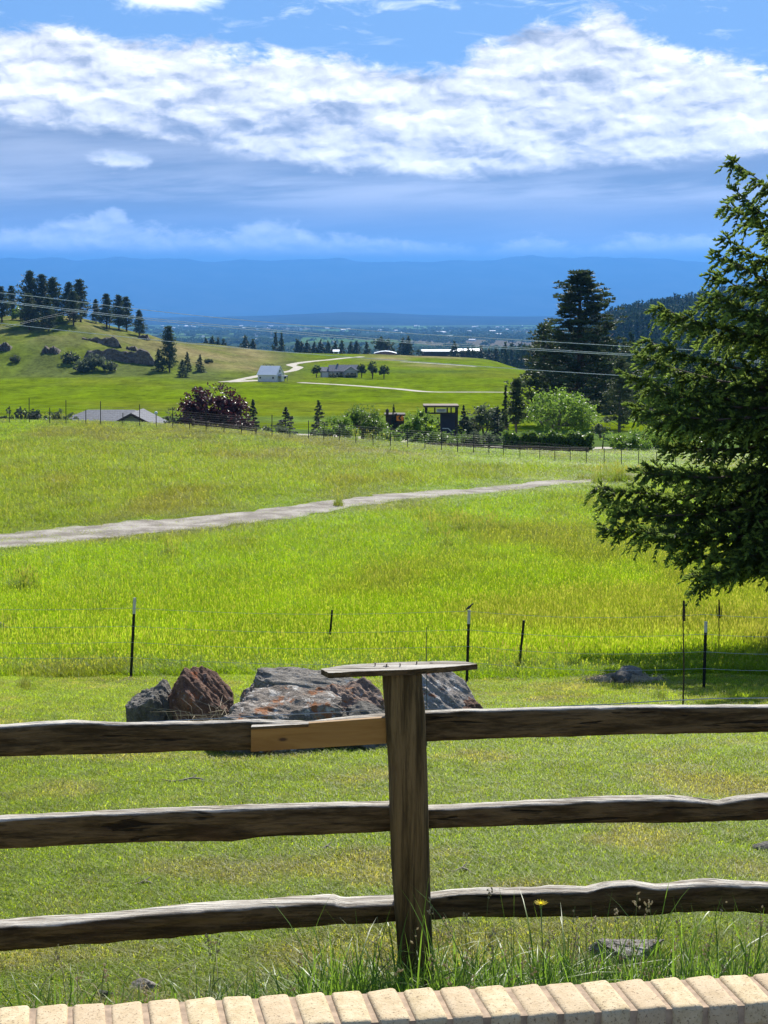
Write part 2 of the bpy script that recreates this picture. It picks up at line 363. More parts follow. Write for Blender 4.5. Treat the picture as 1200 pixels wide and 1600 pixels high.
# ------------------------------------------------------------------ ground sheet
rng = np.random.default_rng(7)
def ground_colour(x, y):
    px = 600 + 2320*x/np.maximum(y, 5.0)
    def L(a, b, t): return a*(1-t[:, None]) + np.array(b)*t[:, None]
    n1 = fbm(x/1.3, y/1.3, 21, 4); n2 = fbm(x/9, y/9, 22, 4); n3 = fbm(x/45, y/45, 23, 4)
    c = np.tile(np.array((.15, .185, .025)), (len(x), 1))
    c = L(c, (.20, .17, .08), sstep(n1, .5, .72)*.7)
    me = L(np.tile(np.array((.14, .20, .010)), (len(x), 1)), (.15, .16, .04), sstep(n2, .45, .7))
    t = sstep(y, 20.5, 22.5); c = c*(1-t[:, None]) + me*t[:, None]
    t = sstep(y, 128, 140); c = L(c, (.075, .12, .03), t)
    f2 = L(np.tile(np.array((.108, .160, .004)), (len(x), 1)), (.125, .145, .012), sstep(n3, .4, .7)*.7)
    f2 = L(f2, (.095, .125, .02), sstep(fbm(x/7, y/16, 31, 3), .58, .75)*.45)
    t = sstep(y, 188, 200); c = c*(1-t[:, None]) + f2*t[:, None]
    t = sstep(y, 225, 232)*sstep(y, 262, 250); c = L(c, (.10, .155, .032), t*.75)
    # the left hill: green foot, dry tan above and on its right shoulder
    hl = sstep(y, 455, 500)*sstep(px, 520, 430)
    c = L(c, (.100, .130, .020), hl*.85)
    c = L(c, (.085, .105, .03), hl*sstep(fbm(x/9, y/26, 33, 3), .45, .66)*.8)
    c = L(c, (.205, .170, .078), sstep(y, 520, 590)*sstep(px, 150, 300)*sstep(px, 470, 380)*(.35+.6*sstep(n3, .3, .65)))
    c = L(c, (.22, .18, .085), sstep(y, 520, 600)*sstep(px, 300, 100)*sstep(n2, .35, .65)*.7)
    # dry patch above the house, mown lawn round it
    c = L(c, (.225, .19, .085), sstep(y, 630, 690)*sstep(px, 540, 610)*sstep(px, 790, 690)*sstep(fbm(x/40, y/60, 35, 3), .35, .6)*.9)
    c = L(c, (.085, .125, .018), sstep(y, 560, 580)*sstep(y, 625, 600)*sstep(px, 440, 500)*sstep(px, 800, 700)*.8)
    c = L(c, (.118, .165, .008), sstep(y, 600, 660)*sstep(px, 690, 760)*sstep(n3, .2, .5)*.8)
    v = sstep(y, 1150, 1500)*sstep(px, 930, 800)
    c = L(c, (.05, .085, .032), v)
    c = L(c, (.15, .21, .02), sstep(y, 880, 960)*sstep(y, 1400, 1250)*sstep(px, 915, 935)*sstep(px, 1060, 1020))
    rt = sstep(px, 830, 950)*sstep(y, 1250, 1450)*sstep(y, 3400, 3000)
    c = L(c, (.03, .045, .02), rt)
    return c, np.where(y > 1150, sstep(y, 1200, 1700), 0)
rows = np.concatenate([np.linspace(-6, 1.4, 6), np.exp(np.linspace(math.log(1.5), math.log(28000), 470))])
ucol = np.linspace(-.62, .62, 261)
yy, uu = np.meshgrid(rows, ucol, indexing='ij'); xx = uu*(np.maximum(yy, 0)+8.0)
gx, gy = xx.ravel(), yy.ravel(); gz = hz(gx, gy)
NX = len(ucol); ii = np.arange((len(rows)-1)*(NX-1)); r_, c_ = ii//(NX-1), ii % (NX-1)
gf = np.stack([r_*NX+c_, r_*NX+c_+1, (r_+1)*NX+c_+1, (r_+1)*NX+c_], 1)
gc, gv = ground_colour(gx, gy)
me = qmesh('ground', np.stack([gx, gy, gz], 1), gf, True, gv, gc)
m, X = new_mat('ground_soil')
p = X.pos(); c = X.attr('gcol', out='Color'); val = X.attr('tint'); sx, sy, sz = X.sep(p)
n_a = X.noise(p, 9.0, 5, .65); n_b = X.noise(p, .9, 5, .6); n_c = X.noise(X.scl(p, (1, .35, 1)), .11, 6, .65)
n_d = X.noise(X.scl(p, (1, .5, 1)), .35, 5, .7)
k = X.step(n_a, .25, .75)*.4 + X.step(n_b, .3, .7)*.4 + X.step(n_c, .3, .7)*.5 + X.step(n_d, .3, .7)*.5 + .12
c1 = X.mix(1.0, c, X.xyz(k, k, k), 'MULTIPLY')
cell = X.node('ShaderNodeTexVoronoi', feature='F1'); X.put(cell.inputs['Vector'], X.scl(p, (1/420.0, 1/800.0, 0))); cell.inputs['Scale'].default_value = 1
hue = X.sep(E(X, cell.outputs['Color']))[0]
fld = X.ramp(hue, [(0, (.03, .05, .022)), (.35, (.045, .075, .03)), (.5, (.09, .17, .035)), (.62, (.055, .09, .03)), (.75, (.16, .13, .09)), (.86, (.11, .19, .05)), (1, (.05, .085, .03))], 'CONSTANT')
c2 = X.mix(val, c1, X.mix(X.step(n_c, .42, .6)*.6, fld, (.04, .06, .025)))
out(X, bsdf(X, c2, .95, .0, n_a*.5+n_b, .12, .5).outputs[0])
tag(link('ground', me, m), 'grassy land falling from the lawn through meadow and fields to the valley', 'ground', kind='structure')

def strip(name, pts, widths, mat, lift, label, cat, n=80, ragged=.12):
    pts = np.array(pts); d = np.concatenate([[0], np.cumsum(np.linalg.norm(np.diff(pts[:, :2], axis=0), axis=1))])
    q = np.linspace(0, d[-1], n); cx = pchip(d, pts[:, 0], q); cyy = pchip(d, pts[:, 1], q); wd = np.interp(q, d, widths)
    tx, ty = np.gradient(cx), np.gradient(cyy); l = np.hypot(tx, ty); nx, ny = -ty/l, tx/l
    K = 9; V = []
    for j in range(K):
        s = (j/(K-1)-.5)*wd; 
        if j in (0, K-1): s = s*(1+ragged*(fbm(q/.9, q*0+j, 41, 3)-.3)*2)
        x = cx+nx*s; y = cyy+ny*s; V.append(np.stack([x, y, hz(x, y)+lift-(0.0 if 0 < j < K-1 else lift*.6)], 1))
    V = np.stack(V, 1).reshape(-1, 3); ii = np.arange((n-1)*(K-1)); r, c = ii//(K-1), ii % (K-1)
    return tag(link(name, qmesh(name, V, np.stack([r*K+c, r*K+c+1, (r+1)*K+c+1, (r+1)*K+c], 1), True), mat), label, cat, kind='structure')
m_gravel, X = new_mat('pale_gravel'); p = X.pos()
n1 = X.noise(p, 14, 5, .7); n2 = X.noise(p, .8, 4, .6)
out(X, bsdf(X, X.mix(X.step(n1*.45+n2*.55, .38, .62), (.18, .155, .125), (.41, .375, .32)), .95, .1, n1, .03, .6).outputs[0])
m_drive = plain('dusty_gravel', (.42, .38, .30), .95, .25, .3)
TRACK = [P(-260, 0, 50)*0 + np.array((*at(-250, 48)[:2], 0)), at(0, 54.5), at(300, 60.5), at(440, 64), at(600, 69.5), at(760, 77), at(905, 86), at(990, 97)]
TRACK = [at(-250, 48)] + TRACK[1:]
strip('track', TRACK, [4.5, 4.3, 3.4, 2.9, 2.4, 1.9, 1.3, 0.8], m_gravel, .05, 'pale gravel track crossing the bright green meadow', 'track', 220, .4)
def S_path(lst): return [G(px, py, ymin) for px, py, ymin in lst]
strip('upper_drive', S_path([(344, 597.5, 420), (372, 594, 420), (400, 588.5, 420), (432, 583.5, 420), (458, 579, 420), (466, 574.5, 420)]) + S_path([(455, 570.5, 500), (470, 567, 500), (500, 563.5, 500), (530, 560.5, 500), (566, 557.5, 500)]),
      [2.6, 3.2, 3.2, 3.2, 3.4, 4.2, 4.2, 3.8, 3.6, 3.6, 3.4], m_drive, .12, 'winding pale gravel drive climbing past the white barn', 'drive', 120)
strip('barn_yard', S_path([(352, 597.5, 420), (378, 596, 420), (402, 594.5, 420)]), [3, 6, 5], m_drive, .16, 'gravel yard in front of the white barn', 'yard', 30)
strip('field_lane', S_path([(470, 598, 400), (540, 602, 400), (620, 608, 400), (690, 614.5, 400), (750, 619.5, 400), (815, 624, 400)]), [3.2, 3.6, 3.4, 3.2, 3, 3], m_drive, .10, 'thin pale lane running along the green field below the house', 'lane', 90)
strip('ridge_lane', S_path([(628, 565.5, 560), (670, 568, 560), (715, 571, 560), (745, 573.5, 560)]), [3, 3.2, 3, 2], m_drive, .10, 'faint pale lane across the green rise right of the house', 'lane', 60)
strip('driveway', [at(380, 172), at(460, 169), at(520, 166), at(660, 156), at(780, 149), at(900, 146), at(960, 145.5), at(1010, 146)], [7, 7.5, 6, 5, 7, 5, 6, 6], m_drive, .06, 'pale gravel driveway behind the garden shrubs', 'driveway', 90)

# ------------------------------------------------------------------ grass
m_grass, X = new_mat('grass_blades')
gcl = X.attr('gcol', 'INSTANCER', 'Color'); t = X.attr('tint')
base = X.mix(t, X.mix(1.0, gcl, (.62, .66, .6), 'MULTIPLY'), X.mix(1.0, gcl, (1.2, 1.12, 1.1), 'MULTIPLY'))
base = X.mix(X.step(t, 1.5, 1.6), base, X.mix(.5, base, (.20, .17, .085)))
d = bsdf(X, base, .5, .25); tr = X.node('ShaderNodeBsdfTranslucent'); X.put(tr.inputs[0], X.mix(1.0, base, (1.95, 1.97, .75), 'MULTIPLY'))
mx = X.node('ShaderNodeMixShader'); mx.inputs[0].default_value = .58
X.nt.links.new(d.outputs[0], mx.inputs[1]); X.nt.links.new(tr.outputs[0], mx.inputs[2]); out(X, mx.outputs[0])
def blades(n, rad, h, wd, bend, rg, seg=2, seed_part=0.0, tall=1.25):
    """n curved blades as quads; returns verts, faces, tint"""
    r = rad*np.sqrt(rg.random(n)); a = rg.random(n)*6.283; bx, by = r*np.cos(a), r*np.sin(a)
    hh = h[0]+(h[1]-h[0])*rg.random(n); ww = wd*(.6+.8*rg.random(n)); la = rg.random(n)*6.283; bd = bend*hh*(.3+rg.random(n)); fa = la+1.57+rg.normal(0, .5, n)
    V = []; tint = rg.random(n)*.999
    ts = np.linspace(0, 1, seg+1)
    for t in ts:
        wx = ww*(1-t**1.6*.88)/2
        cx = bx+np.cos(la)*bd*t*t; cy_ = by+np.sin(la)*bd*t*t; cz = hh*(t-.35*bend*t*t*t)
        V.append(np.stack([cx-np.cos(fa)*wx, cy_-np.sin(fa)*wx, cz], 1)); V.append(np.stack([cx+np.cos(fa)*wx, cy_+np.sin(fa)*wx, cz], 1))
    V = np.stack(V, 1); m_ = 2*(seg+1); V = V.reshape(-1, 3)
    k = np.arange(n)*m_; Fs = np.concatenate([np.stack([k+2*s, k+2*s+1, k+2*s+3, k+2*s+2], 1) for s in range(seg)])
    T = np.repeat(tint, m_)
    ns = int(n*seed_part)
    if ns:                                             # seed stalks: a thin stem and a loose head
        r = rad*np.sqrt(rg.random(ns)); a = rg.random(ns)*6.283; b = np.stack([r*np.cos(a), r*np.sin(a), np.zeros(ns)], 1)
        H = h[1]*tall*(.8+.4*rg.random(ns)); ln = rg.normal(0, .12, (ns, 2)); tip = b+np.stack([ln[:, 0]*H, ln[:, 1]*H, H], 1); mid = b+(tip-b)*.8
        fa = rg.random(ns)*3.14; sd = np.stack([np.cos(fa), np.sin(fa), np.zeros(ns)], 1); w0 = wd*.3; w1 = wd*1.5
        Q = np.stack([b-sd*w0, b+sd*w0, mid+sd*w0, mid-sd*w0, mid-sd*w0, mid+(tip-mid)*.5+sd*w1, tip, mid+(tip-mid)*.5-sd*w1], 1).reshape(-1, 3)
        o = len(V); k = o+np.arange(ns)*8
        Fs = np.concatenate([Fs, np.stack([k, k+1, k+2, k+3], 1), np.stack([k+4, k+5, k+6, k+7], 1)])
        T = np.concatenate([T, np.tile(np.array([.5, .5, .5, .5, 2, 2, 2, 2]), ns)]); V = np.concatenate([V, Q])
    return V, Fs, T
def tuft_set(name, k, **kw):
    cl = bpy.data.collections.new(name)
    for i in range(k):
        V, Fs, T = blades(rg=np.random.default_rng(100+i), **kw)
        me = qmesh('grass_tuft', V, Fs, False, T); me.materials.append(m_grass)
        cl.objects.link(bpy.data.objects.new('grass_tuft', me))
    return cl
def scatter(name, pts, rot, scl, idx, colr, coll, label, cat, kind='stuff'):
    me = bpy.data.meshes.new(name); n = len(pts); me.vertices.add(n); me.vertices.foreach_set('co', np.asarray(pts, np.float32).ravel())
    for nm, ty, dat, at_ in (('rot', 'FLOAT_VECTOR', rot, 'vector'), ('scl', 'FLOAT_VECTOR', scl, 'vector'), ('idx', 'INT', idx, 'value')):
        a = me.attributes.new(nm, ty, 'POINT'); a.data.foreach_set(at_, np.asarray(dat, np.int32 if ty == 'INT' else np.float32).ravel())
    a = me.attributes.new('gcol', 'FLOAT_COLOR', 'POINT'); cc = np.ones((n, 4), np.float32); cc[:, :3] = colr; a.data.foreach_set('color', cc.ravel())
    o = link(name, me, None)
    ng = bpy.data.node_groups.new(name, 'GeometryNodeTree')
    ng.interface.new_socket('Geometry', in_out='INPUT', socket_type='NodeSocketGeometry'); ng.interface.new_socket('Geometry', in_out='OUTPUT', socket_type='NodeSocketGeometry')
    gi = ng.nodes.new('NodeGroupInput'); go = ng.nodes.new('NodeGroupOutput'); ip = ng.nodes.new('GeometryNodeInstanceOnPoints')
    ci = ng.nodes.new('GeometryNodeCollectionInfo'); ci.inputs['Collection'].default_value = coll
    ci.inputs['Separate Children'].default_value = True; ci.inputs['Reset Children'].default_value = True
    def na(nm, ty):
        q = ng.nodes.new('GeometryNodeInputNamedAttribute'); q.data_type = ty; q.inputs['Name'].default_value = nm; return q.outputs['Attribute']
    L = ng.links.new
    L(gi.outputs[0], ip.inputs['Points']); L(ci.outputs[0], ip.inputs['Instance']); ip.inputs['Pick Instance'].default_value = True
    L(na('idx', 'INT'), ip.inputs['Instance Index']); L(na('scl', 'FLOAT_VECTOR'), ip.inputs['Scale'])
    e2r = ng.nodes.new('FunctionNodeEulerToRotation'); L(na('rot', 'FLOAT_VECTOR'), e2r.inputs[0]); L(e2r.outputs[0], ip.inputs['Rotation'])
    L(ip.outputs[0], go.inputs[0])
    md = o.modifiers.new('scatter', 'NODES'); md.node_group = ng
    return tag(o, label, cat, kind=kind)
def slope_rot(x, y, rg):
    return np.stack([np.zeros(len(x)), np.zeros(len(x)), rg.random(len(x))*6.283], 1)
TX = np.array(TRACK); 
def track_dist(x, y):
    q = np.linspace(0, 1, 240); i = np.linspace(0, len(TX)-1, 240); tx = np.interp(i, np.arange(len(TX)), TX[:, 0]); ty = np.interp(i, np.arange(len(TX)), TX[:, 1])
    d = np.full(len(x), 1e9); hw = np.interp(i, np.arange(len(TX)), np.array([4.5, 4.3, 3.4, 2.9, 2.4, 1.9, 1.3, 0.8])/2)
    for a, b, h in zip(tx, ty, hw): d = np.where(np.hypot(x-a, y-b)-h < d, np.hypot(x-a, y-b)-h, d)
    return d
def mixc(a, b, t): return np.array(a)*(1-t[:, None]) + np.array(b)*t[:, None]
# short lawn between the rail fence and the wire fence
lawn = tuft_set('lawn_tufts', 6, n=34, rad=.085, h=(.016, .05), wd=.0045, bend=1.0)
n = 74000; rg = np.random.default_rng(3)
y = (4.9**-.6 + rg.random(n)*(21.9**-.6-4.9**-.6))**(1/-.6); x = (rg.random(n)-.5)*2*(.285*y+1.6)
nn = fbm(x/.8, y/.8, 51, 4); n5 = fbm(x/3.2, y/3.2, 52, 3); keep = (nn < .66) | (rg.random(n) < .35); x, y, nn, n5 = x[keep], y[keep], nn[keep], n5[keep]
col = mixc((.235, .315, .030), (.32, .29, .13), np.clip(sstep(nn, .50, .70)*.7+rg.random(len(x))*.75*(rg.random(len(x)) < .3), 0, 1)); col = col*(.6+.75*rg.random(len(x)))[:, None]
s = .8+.6*rg.random(len(x)); tall = 1+1.3*sstep(n5, .55, .75)*rg.random(len(x))
scatter('lawn_grass', np.stack([x, y, hz(x, y)-.004], 1), slope_rot(x, y, rg), np.stack([s, s, s*tall], 1), rg.integers(0, 6, len(x)), col, lawn, 'short mown green lawn between the rail fence and the wire fence', 'lawn')
# tall meadow beyond the wire fence
mead = tuft_set('meadow_tufts', 6, n=70, rad=.27, h=(.09, .30), wd=.0068, bend=.5, seed_part=.025, tall=1.1)
n = 90000
y = (21.7**-.8 + rg.random(n)*(134**-.8-21.7**-.8))**(1/-.8); x = (rg.random(n)-.5)*2*(.30*y+2)
td = track_dist(x, y); edge = 22.2+.5*(fbm(x/.7, x*0, 61, 3)-.5)*2
n2 = fbm(x/5, y/11, 62, 4); n3 = fbm(x/16, y/30, 63, 4); n4 = fbm(x/1.4, y/2.5, 64, 3)
keep = ((td > .15-.9*rg.random(n)*fbm(x/.9, y/1.6, 69, 3)) | (rg.random(n) < .05) | ((np.abs(td+1.75) < .3) & (rg.random(n) < .55*fbm(x/1.1, y/2.0, 68, 3)*1.6))) & (y > edge) ; x, y, n2, n3, n4, td = [q[keep] for q in (x, y, n2, n3, n4, td)]
px = 600+2320*x/y
dry = np.clip(sstep(n2, .54, .70)*.6 + sstep(n3, .54, .68)*.45 + (rg.random(len(x)) < .09)*.6, 0, 1)
dry = np.maximum(dry, .7*sstep(y, 40, 46)*sstep(y, 66, 58)*sstep(px, 560, 700)*sstep(px, 1000, 900)*sstep(n2, .44, .62))
dry = np.maximum(dry, .6*sstep(y, 33, 36)*sstep(y, 42, 38)*sstep(px, 700, 850)*sstep(n2, .48, .66))
dry = np.maximum(dry, .5*sstep(y, 78, 90)*sstep(y, 118, 108)*sstep(px, 620, 480)*sstep(n4*.5+n3*.5, .46, .6))
col = mixc((.232, .352, .004), (.215, .225, .05), dry)*(.62+.62*rg.random(len(x)))[:, None]*(.82+.36*fbm(x/2.3, y/4.5, 67, 4))[:, None]
sh = np.maximum(1, y/34.0)*(.8+.5*rg.random(len(x))); sv = np.maximum(1, (y/60.0)**.5)*(.65+.55*rg.random(len(x)))*(1+.35*dry)*(.35+.65*sstep(td, .2, 4.0))*(1-.5*sstep(y, 90, 112))*(1-.45*sstep(y, 25.5, 22.5))
scatter('meadow_grass', np.stack([x, y, hz(x, y)-.02], 1), slope_rot(x, y, rg), np.stack([sh, sh, sv], 1), rg.integers(0, 6, len(x)), col, mead, 'tall bright green seeding grass filling the meadow', 'meadow grass')
# taller dark clumps at the edges: foot of the wire fence, along the crest, round the track end
wt_ = tuft_set('weed_tufts', 4, n=36, rad=.16, h=(.25, .62), wd=.014, bend=.7, seed_part=.2)
pts = []
for px, py, sp, k, hgt in ((15, 985, 10, 10, .7), (40, 925, 26, 26, 1), (700, 856, 14, 10, 1), (270, 870, 16, 10, .9), (530, 790, 10, 8, 1.2), (960, 752, 46, 60, 1.6), (740, 830, 70, 40, 1.1), (120, 655, 70, 60, 1.4), (40, 1075, 12, 8, .45), (820, 1048, 60, 16, .7), (1030, 1092, 10, 8, .35), (500, 1420, 50, 0, .3), (330, 712, 60, 30, 1.3), (590, 690, 60, 30, 1.5), (690, 840, 26, 10, 1.1)):
    for _ in range(k):
        q = G(px+rg.normal(0, sp*.5), py+rg.normal(0, 2.5)); pts.append((*q, hgt*.75*(.6+.6*rg.random())))
pts = np.array(pts); k = len(pts)
scatter('weed_grass', pts[:, :3], slope_rot(pts[:, 0], pts[:, 1], rg), np.stack([np.maximum(pts[:, 3], pts[:, 1]/70)]*2+[pts[:, 3]], 1), rg.integers(0, 4, k), mixc((.13, .21, .02), (.18, .19, .06), rg.random(k)), wt_, 'darker rank grass standing in clumps over the meadow', 'weeds')

# ------------------------------------------------------------------ long grass between the wall and the rail fence
def long_blades(spec, rg):
    """spec: list of (x, y, height, width, lean angle, lean) -> ribbon quads with a fold over the top"""
    V = []; Fs = []; T = []; seg = 9
    for (x, y, h, wd, la, ln) in spec:
        z0 = float(hz(x, y)) - .02; fa = la+1.57+rg.normal(0, .35); t0 = rg.random()*.95; o = len(V)
        for i in range(seg+1):
            t = i/seg; arc = ln*t*t; ang = min(arc*1.5, 2.6)
            r = h*ln*.75*t**2.2; zz = h*(t-.42*ln*t**3.2)
            ww = wd*(.55+.9*t if t < .35 else 1.1*(1-((t-.35)/.65)**1.7)+.03)/2
            cx, cy_ = x+math.cos(la)*r, y+math.sin(la)*r
            V += [(cx-math.cos(fa)*ww, cy_-math.sin(fa)*ww, z0+zz), (cx+math.cos(fa)*ww, cy_+math.sin(fa)*ww, z0+zz+ww*.3)]; T += [t0, t0]
        Fs += [(o+2*i, o+2*i+1, o+2*i+3, o+2*i+2) for i in range(seg)]
    return V, Fs, T
m_long = leafy('long_grass_green', (.075, .15, .018), (.20, .33, .030), .55, .40, .4)
m_straw = leafy('grass_straw', (.22, .18, .10), (.42, .37, .24), .3, .7, .2)
spec = []; stems = []
rg = np.random.default_rng(11)
for _ in range(10500):
    px = rg.uniform(-330, 1530); Y = rg.uniform(4.85, 5.5) if rg.random() < .85 else rg.uniform(5.5, 5.9)
    dens = .25 + .55*sstep(np.array(px), 440, 520)*1.0 + .35*(px > 660) - .15*(px < 300)
    dens *= .55+.9*float(fbm(np.array([px/70.0]), np.array([Y*3.0]), 71, 3)[0])
    if rg.random() > dens: continue
    x = (px-600)/2300*Y*1.05; h = max(.05, (-.474*Y-float(hz(x, Y))))*rg.uniform(.75, 1) + rg.uniform(.03, .24)*(1.15 if px > 440 else .6) + (rg.uniform(.05, .26) if rg.random() < .13 and px > 420 else 0)
    spec.append((x, Y, h, rg.uniform(.003, .0085), rg.uniform(0, 6.28), rg.uniform(.1, 1.05)))
for px, Y, h, wd, la, ln in ((500, 4.5, .30, .011, 3.0, .35), (508, 4.55, .34, .011, 2.6, .8), (520, 4.5, .33, .010, .4, .25), (535, 4.5, .27, .011, .2, .5), (470, 4.45, .2, .010, 3.2, .9), (455, 4.4, .17, .009, 2.9, 1.0), (545, 4.5, .22, .009, .6, .7), (560, 4.5, .24, .009, 3.0, .4),
        (655, 4.5, .30, .012, 1.2, .3), (668, 4.5, .36, .013, 2.8, .75), (648, 4.45, .22, .012, 2.9, 1.0), (680, 4.5, .34, .012, .5, .6), (690, 4.5, .25, .012, .1, .9), (640, 4.4, .15, .010, 3.1, 1.1), (700, 4.5, .3, .011, .3, .3), (735, 4.5, .40, .012, .1, .95), (755, 4.5, .30, .012, 2.8, .5), (745, 4.55, .28, .011, .4, .6), (600, 4.45, .16, .012, 2.9, 1.1), (620, 4.4, .13, .011, .2, 1.1),
        (900, 4.6, .3, .009, .3, .4), (960, 4.6, .36, .010, 2.9, .5), (1010, 4.6, .40, .010, .2, .3), (1060, 4.6, .42, .012, .3, .35), (1085, 4.6, .36, .012, 2.8, .55), (1180, 4.7, .42, .013, 1, .3), (1190, 4.7, .46, .013, 3, .4), (1150, 4.7, .34, .011, .2, .7), (870, 4.6, .28, .009, 2.7, .8), (820, 4.6, .24, .009, .3, .6)):
    Y += .55; spec.append(((px-600)/2300*Y*1.05, Y, h*.75+.36, wd*1.1, la, ln*.62))
V, Fs, T = long_blades(spec, rg)
tag(link('long_grass', qmesh('long_grass', V, Fs, True, T), m_long), 'long arching green grass blades behind the brick wall', 'long grass', kind='stuff')
mb_s = MB(); heads = MB()
for k in range(110):
    px = rg.uniform(20, 1220) if k > 56 else rg.uniform(650, 1215); Y = rg.uniform(4.85, 5.4); x = (px-600)/2300*Y*1.05; z = float(hz(x, Y)); h = .34+rg.uniform(.08, .34)*(1 if px > 640 else .7)
    la = rg.uniform(0, 6.28); b = rg.uniform(.02, .12)
    pts = [np.array((x+math.cos(la)*b*t*t, Y+math.sin(la)*b*t*t, z+h*t)) for t in (0, .3, .6, .85, 1)]
    mb_s.tube(pts, [.0016, .0014, .0012, .001, .0008], 4)
    if rg.random() < .8:
        tip = pts[-1]
        for c in range(int(rg.integers(3, 9))):
            q = tip - np.array((0, 0, 1))*rg.uniform(0, .06)*1.1 + rg.normal(0, .006, 3); e = q+np.array((rg.normal(0, .006), rg.normal(0, .006), rg.uniform(.006, .014)))
            heads.tube([q, (q+e)/2, e], [.0008, .0042, .0008], 5)
    if rg.random() < .25:
        q = pts[2]; e = q+np.array((rg.normal(0, .05), rg.normal(0, .05), rg.uniform(.02, .06))); mb_s.tube([q, (q+e)/2+np.array((0, 0, .01)), e], [.0022, .002, .0006], 4)
o = mb_s.build('grass_stalk', plain('grass_stalk_green', (.14, .19, .06), .7)); tag(o, 'thin seeding grass stalks rising in front of the rail fence', 'grass stalks', kind='stuff')
o2 = heads.build('seed_head', leafy('seed_head_straw', (.46, .40, .26), (.5, .44, .3), .45)); tag(o2, 'pale seed heads on the tall grass stalks', 'seed heads', kind='stuff')
st = []
for _ in range(170):
    px = rg.uniform(-20, 1220); Y = rg.uniform(4.9, 5.7); st.append(((px-600)/2300*Y*1.05, Y, rg.uniform(.30, .48), rg.uniform(.002, .005), rg.uniform(0, 6.28), rg.uniform(.4, 1.2)))
V, Fs, T = long_blades(st, rg); tag(link('dead_grass', qmesh('dead_grass', V, Fs, True, T), m_straw), 'dry straw coloured blades among the long grass', 'dead grass', kind='stuff')
# ------------------------------------------------------------------ brick wall and patio
m_brick, X = new_mat('buff_brick'); p = X.coord('Object')
r = X.island(); n = X.noise(p, 26, 5, .7); sp = X.voro(X.vadd(p, (.3, .1, .7)), 210); sp2 = X.noise(p, 130, 3, .7)
c = X.mix(X.step(n, .3, .7), (.52, .40, .225), (.68, .55, .35)); c = X.mix(X.step(r, .35, 1)*.55, c, (.50, .37, .24))
c = X.mix(X.step(sp2, .575, .66)*.8, c, (.14, .085, .05)); c = X.mix(X.step(X.noise(p, 60, 2), .66, .72)*.5, c, (.2, .13, .08))
out(X, bsdf(X, c, .88, .2, n*.6+sp2*.8, .004, .7).outputs[0])
m_mortar = plain('mortar', (.42, .31, .21), .95, .3, 30)
m_stain = None
wall = thing('brick_wall', 'low buff brick garden wall with rounded header bricks along its top', 'brick wall', (0, 3.9, 0))
WY = lambda x: 3.93 + .096*x
WZ = lambda x: -1.932 - .0*x
bm = bmesh.new(); rgb = random.Random(5)
pitch = .1035
for course in range(3):
    for k in range(-30, 33):
        x = k*pitch + (.0 if course % 2 == 0 else pitch*.5) + .012
        zc = WZ(x) - course*.079 - .034; skew = math.radians(-12 + rgb.uniform(-1.3, 1.3)) if course == 0 else math.radians(5.5)
        L, Wd, H = (.196, .0915, .068) if course == 0 else (.19, .092, .068)
        ret = bmesh.ops.create_cube(bm, size=1); vv = ret['verts']
        y = WY(x) + (rgb.uniform(-.003, .003) if course == 0 else .004)
        M = Matrix.Translation((x, y-3.9, zc + rgb.uniform(-.0018, .0018))) @ Matrix.Rotation(-skew if course == 0 else skew, 4, 'Z') @ Matrix.Rotation(rgb.uniform(-.012, .012), 4, 'Y') @ Matrix.Diagonal((Wd*rgb.uniform(.965, 1.0), L*rgb.uniform(.98, 1.01), H, 1))
        bmesh.ops.transform(bm, matrix=M, verts=vv)
        ed = list({e for v in vv for e in v.link_edges})
        bmesh.ops.bevel(bm, geom=ed, offset=.017 if course == 0 else .006, segments=4, affect='EDGES', profile=.6, clamp_overlap=True)
for v in bm.verts:
    q = np.array([v.co[:]]); n_ = float(f3bm(q*34.0, 4, 3)[0])-.5; v.co += v.normal*n_*.014
me = bpy.data.meshes.new('bricks'); bm.to_mesh(me); bm.free(); me.polygons.foreach_set('use_smooth', [True]*len(me.polygons))
link('bricks', me, m_brick, wall)
mb = MB(); xa, xb = -3.1, 3.3
for (o0, o1, z1, z0) in ((-.088, .088, -1.940, -2.17), (-.09, .09, -2.16, -3.2)):
    V = []
    for z in (z0, z1):
        for x, o in ((xa, o0), (xb, o0), (xb, o1), (xa, o1)): V.append((x, WY(x)+o-3.9, z))
    mb.add(V, [(0, 3, 2, 1), (4, 5, 6, 7), (0, 1, 5, 4), (1, 2, 6, 5), (2, 3, 7, 6), (3, 0, 4, 7)])
    if o0 == -.088: pass
mb.build('mortar', m_mortar, wall)
pm = MB().box((0, 1.3, -2.82), (9, 4.6, .2))
tag(pm.build('patio', plain('patio_concrete', (.2, .18, .15), .9, .2, 4)), 'concrete patio on the near side of the brick wall', 'patio', kind='structure')

# ------------------------------------------------------------------ split rail fence
m_wood, X = new_mat('weathered_wood'); p = X.coord('Object')
gr = X.noise(X.scl(p, (2.2, 26, 26)), 1, 8, .7, .25); g2 = X.noise(X.scl(p, (5, 90, 90)), 1, 4, .6); bl = X.noise(p, 4.5, 4, .6)
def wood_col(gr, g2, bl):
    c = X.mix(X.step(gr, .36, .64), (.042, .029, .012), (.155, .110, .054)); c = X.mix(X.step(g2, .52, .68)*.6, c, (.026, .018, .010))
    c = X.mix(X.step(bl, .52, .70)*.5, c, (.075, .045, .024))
    nz = X.sep(E(X, X.node('ShaderNodeNewGeometry').outputs['Normal']))[2]   # upper faces bleached grey, with sunlit brightness painted into the pale mix
    return X.mix(X.step(nz+(gr-.5)*.7, .55, .85)*.85, c, X.mix(X.step(gr*.6+g2*.4, .36, .62), (.20, .16, .115), (.70, .66, .57)))
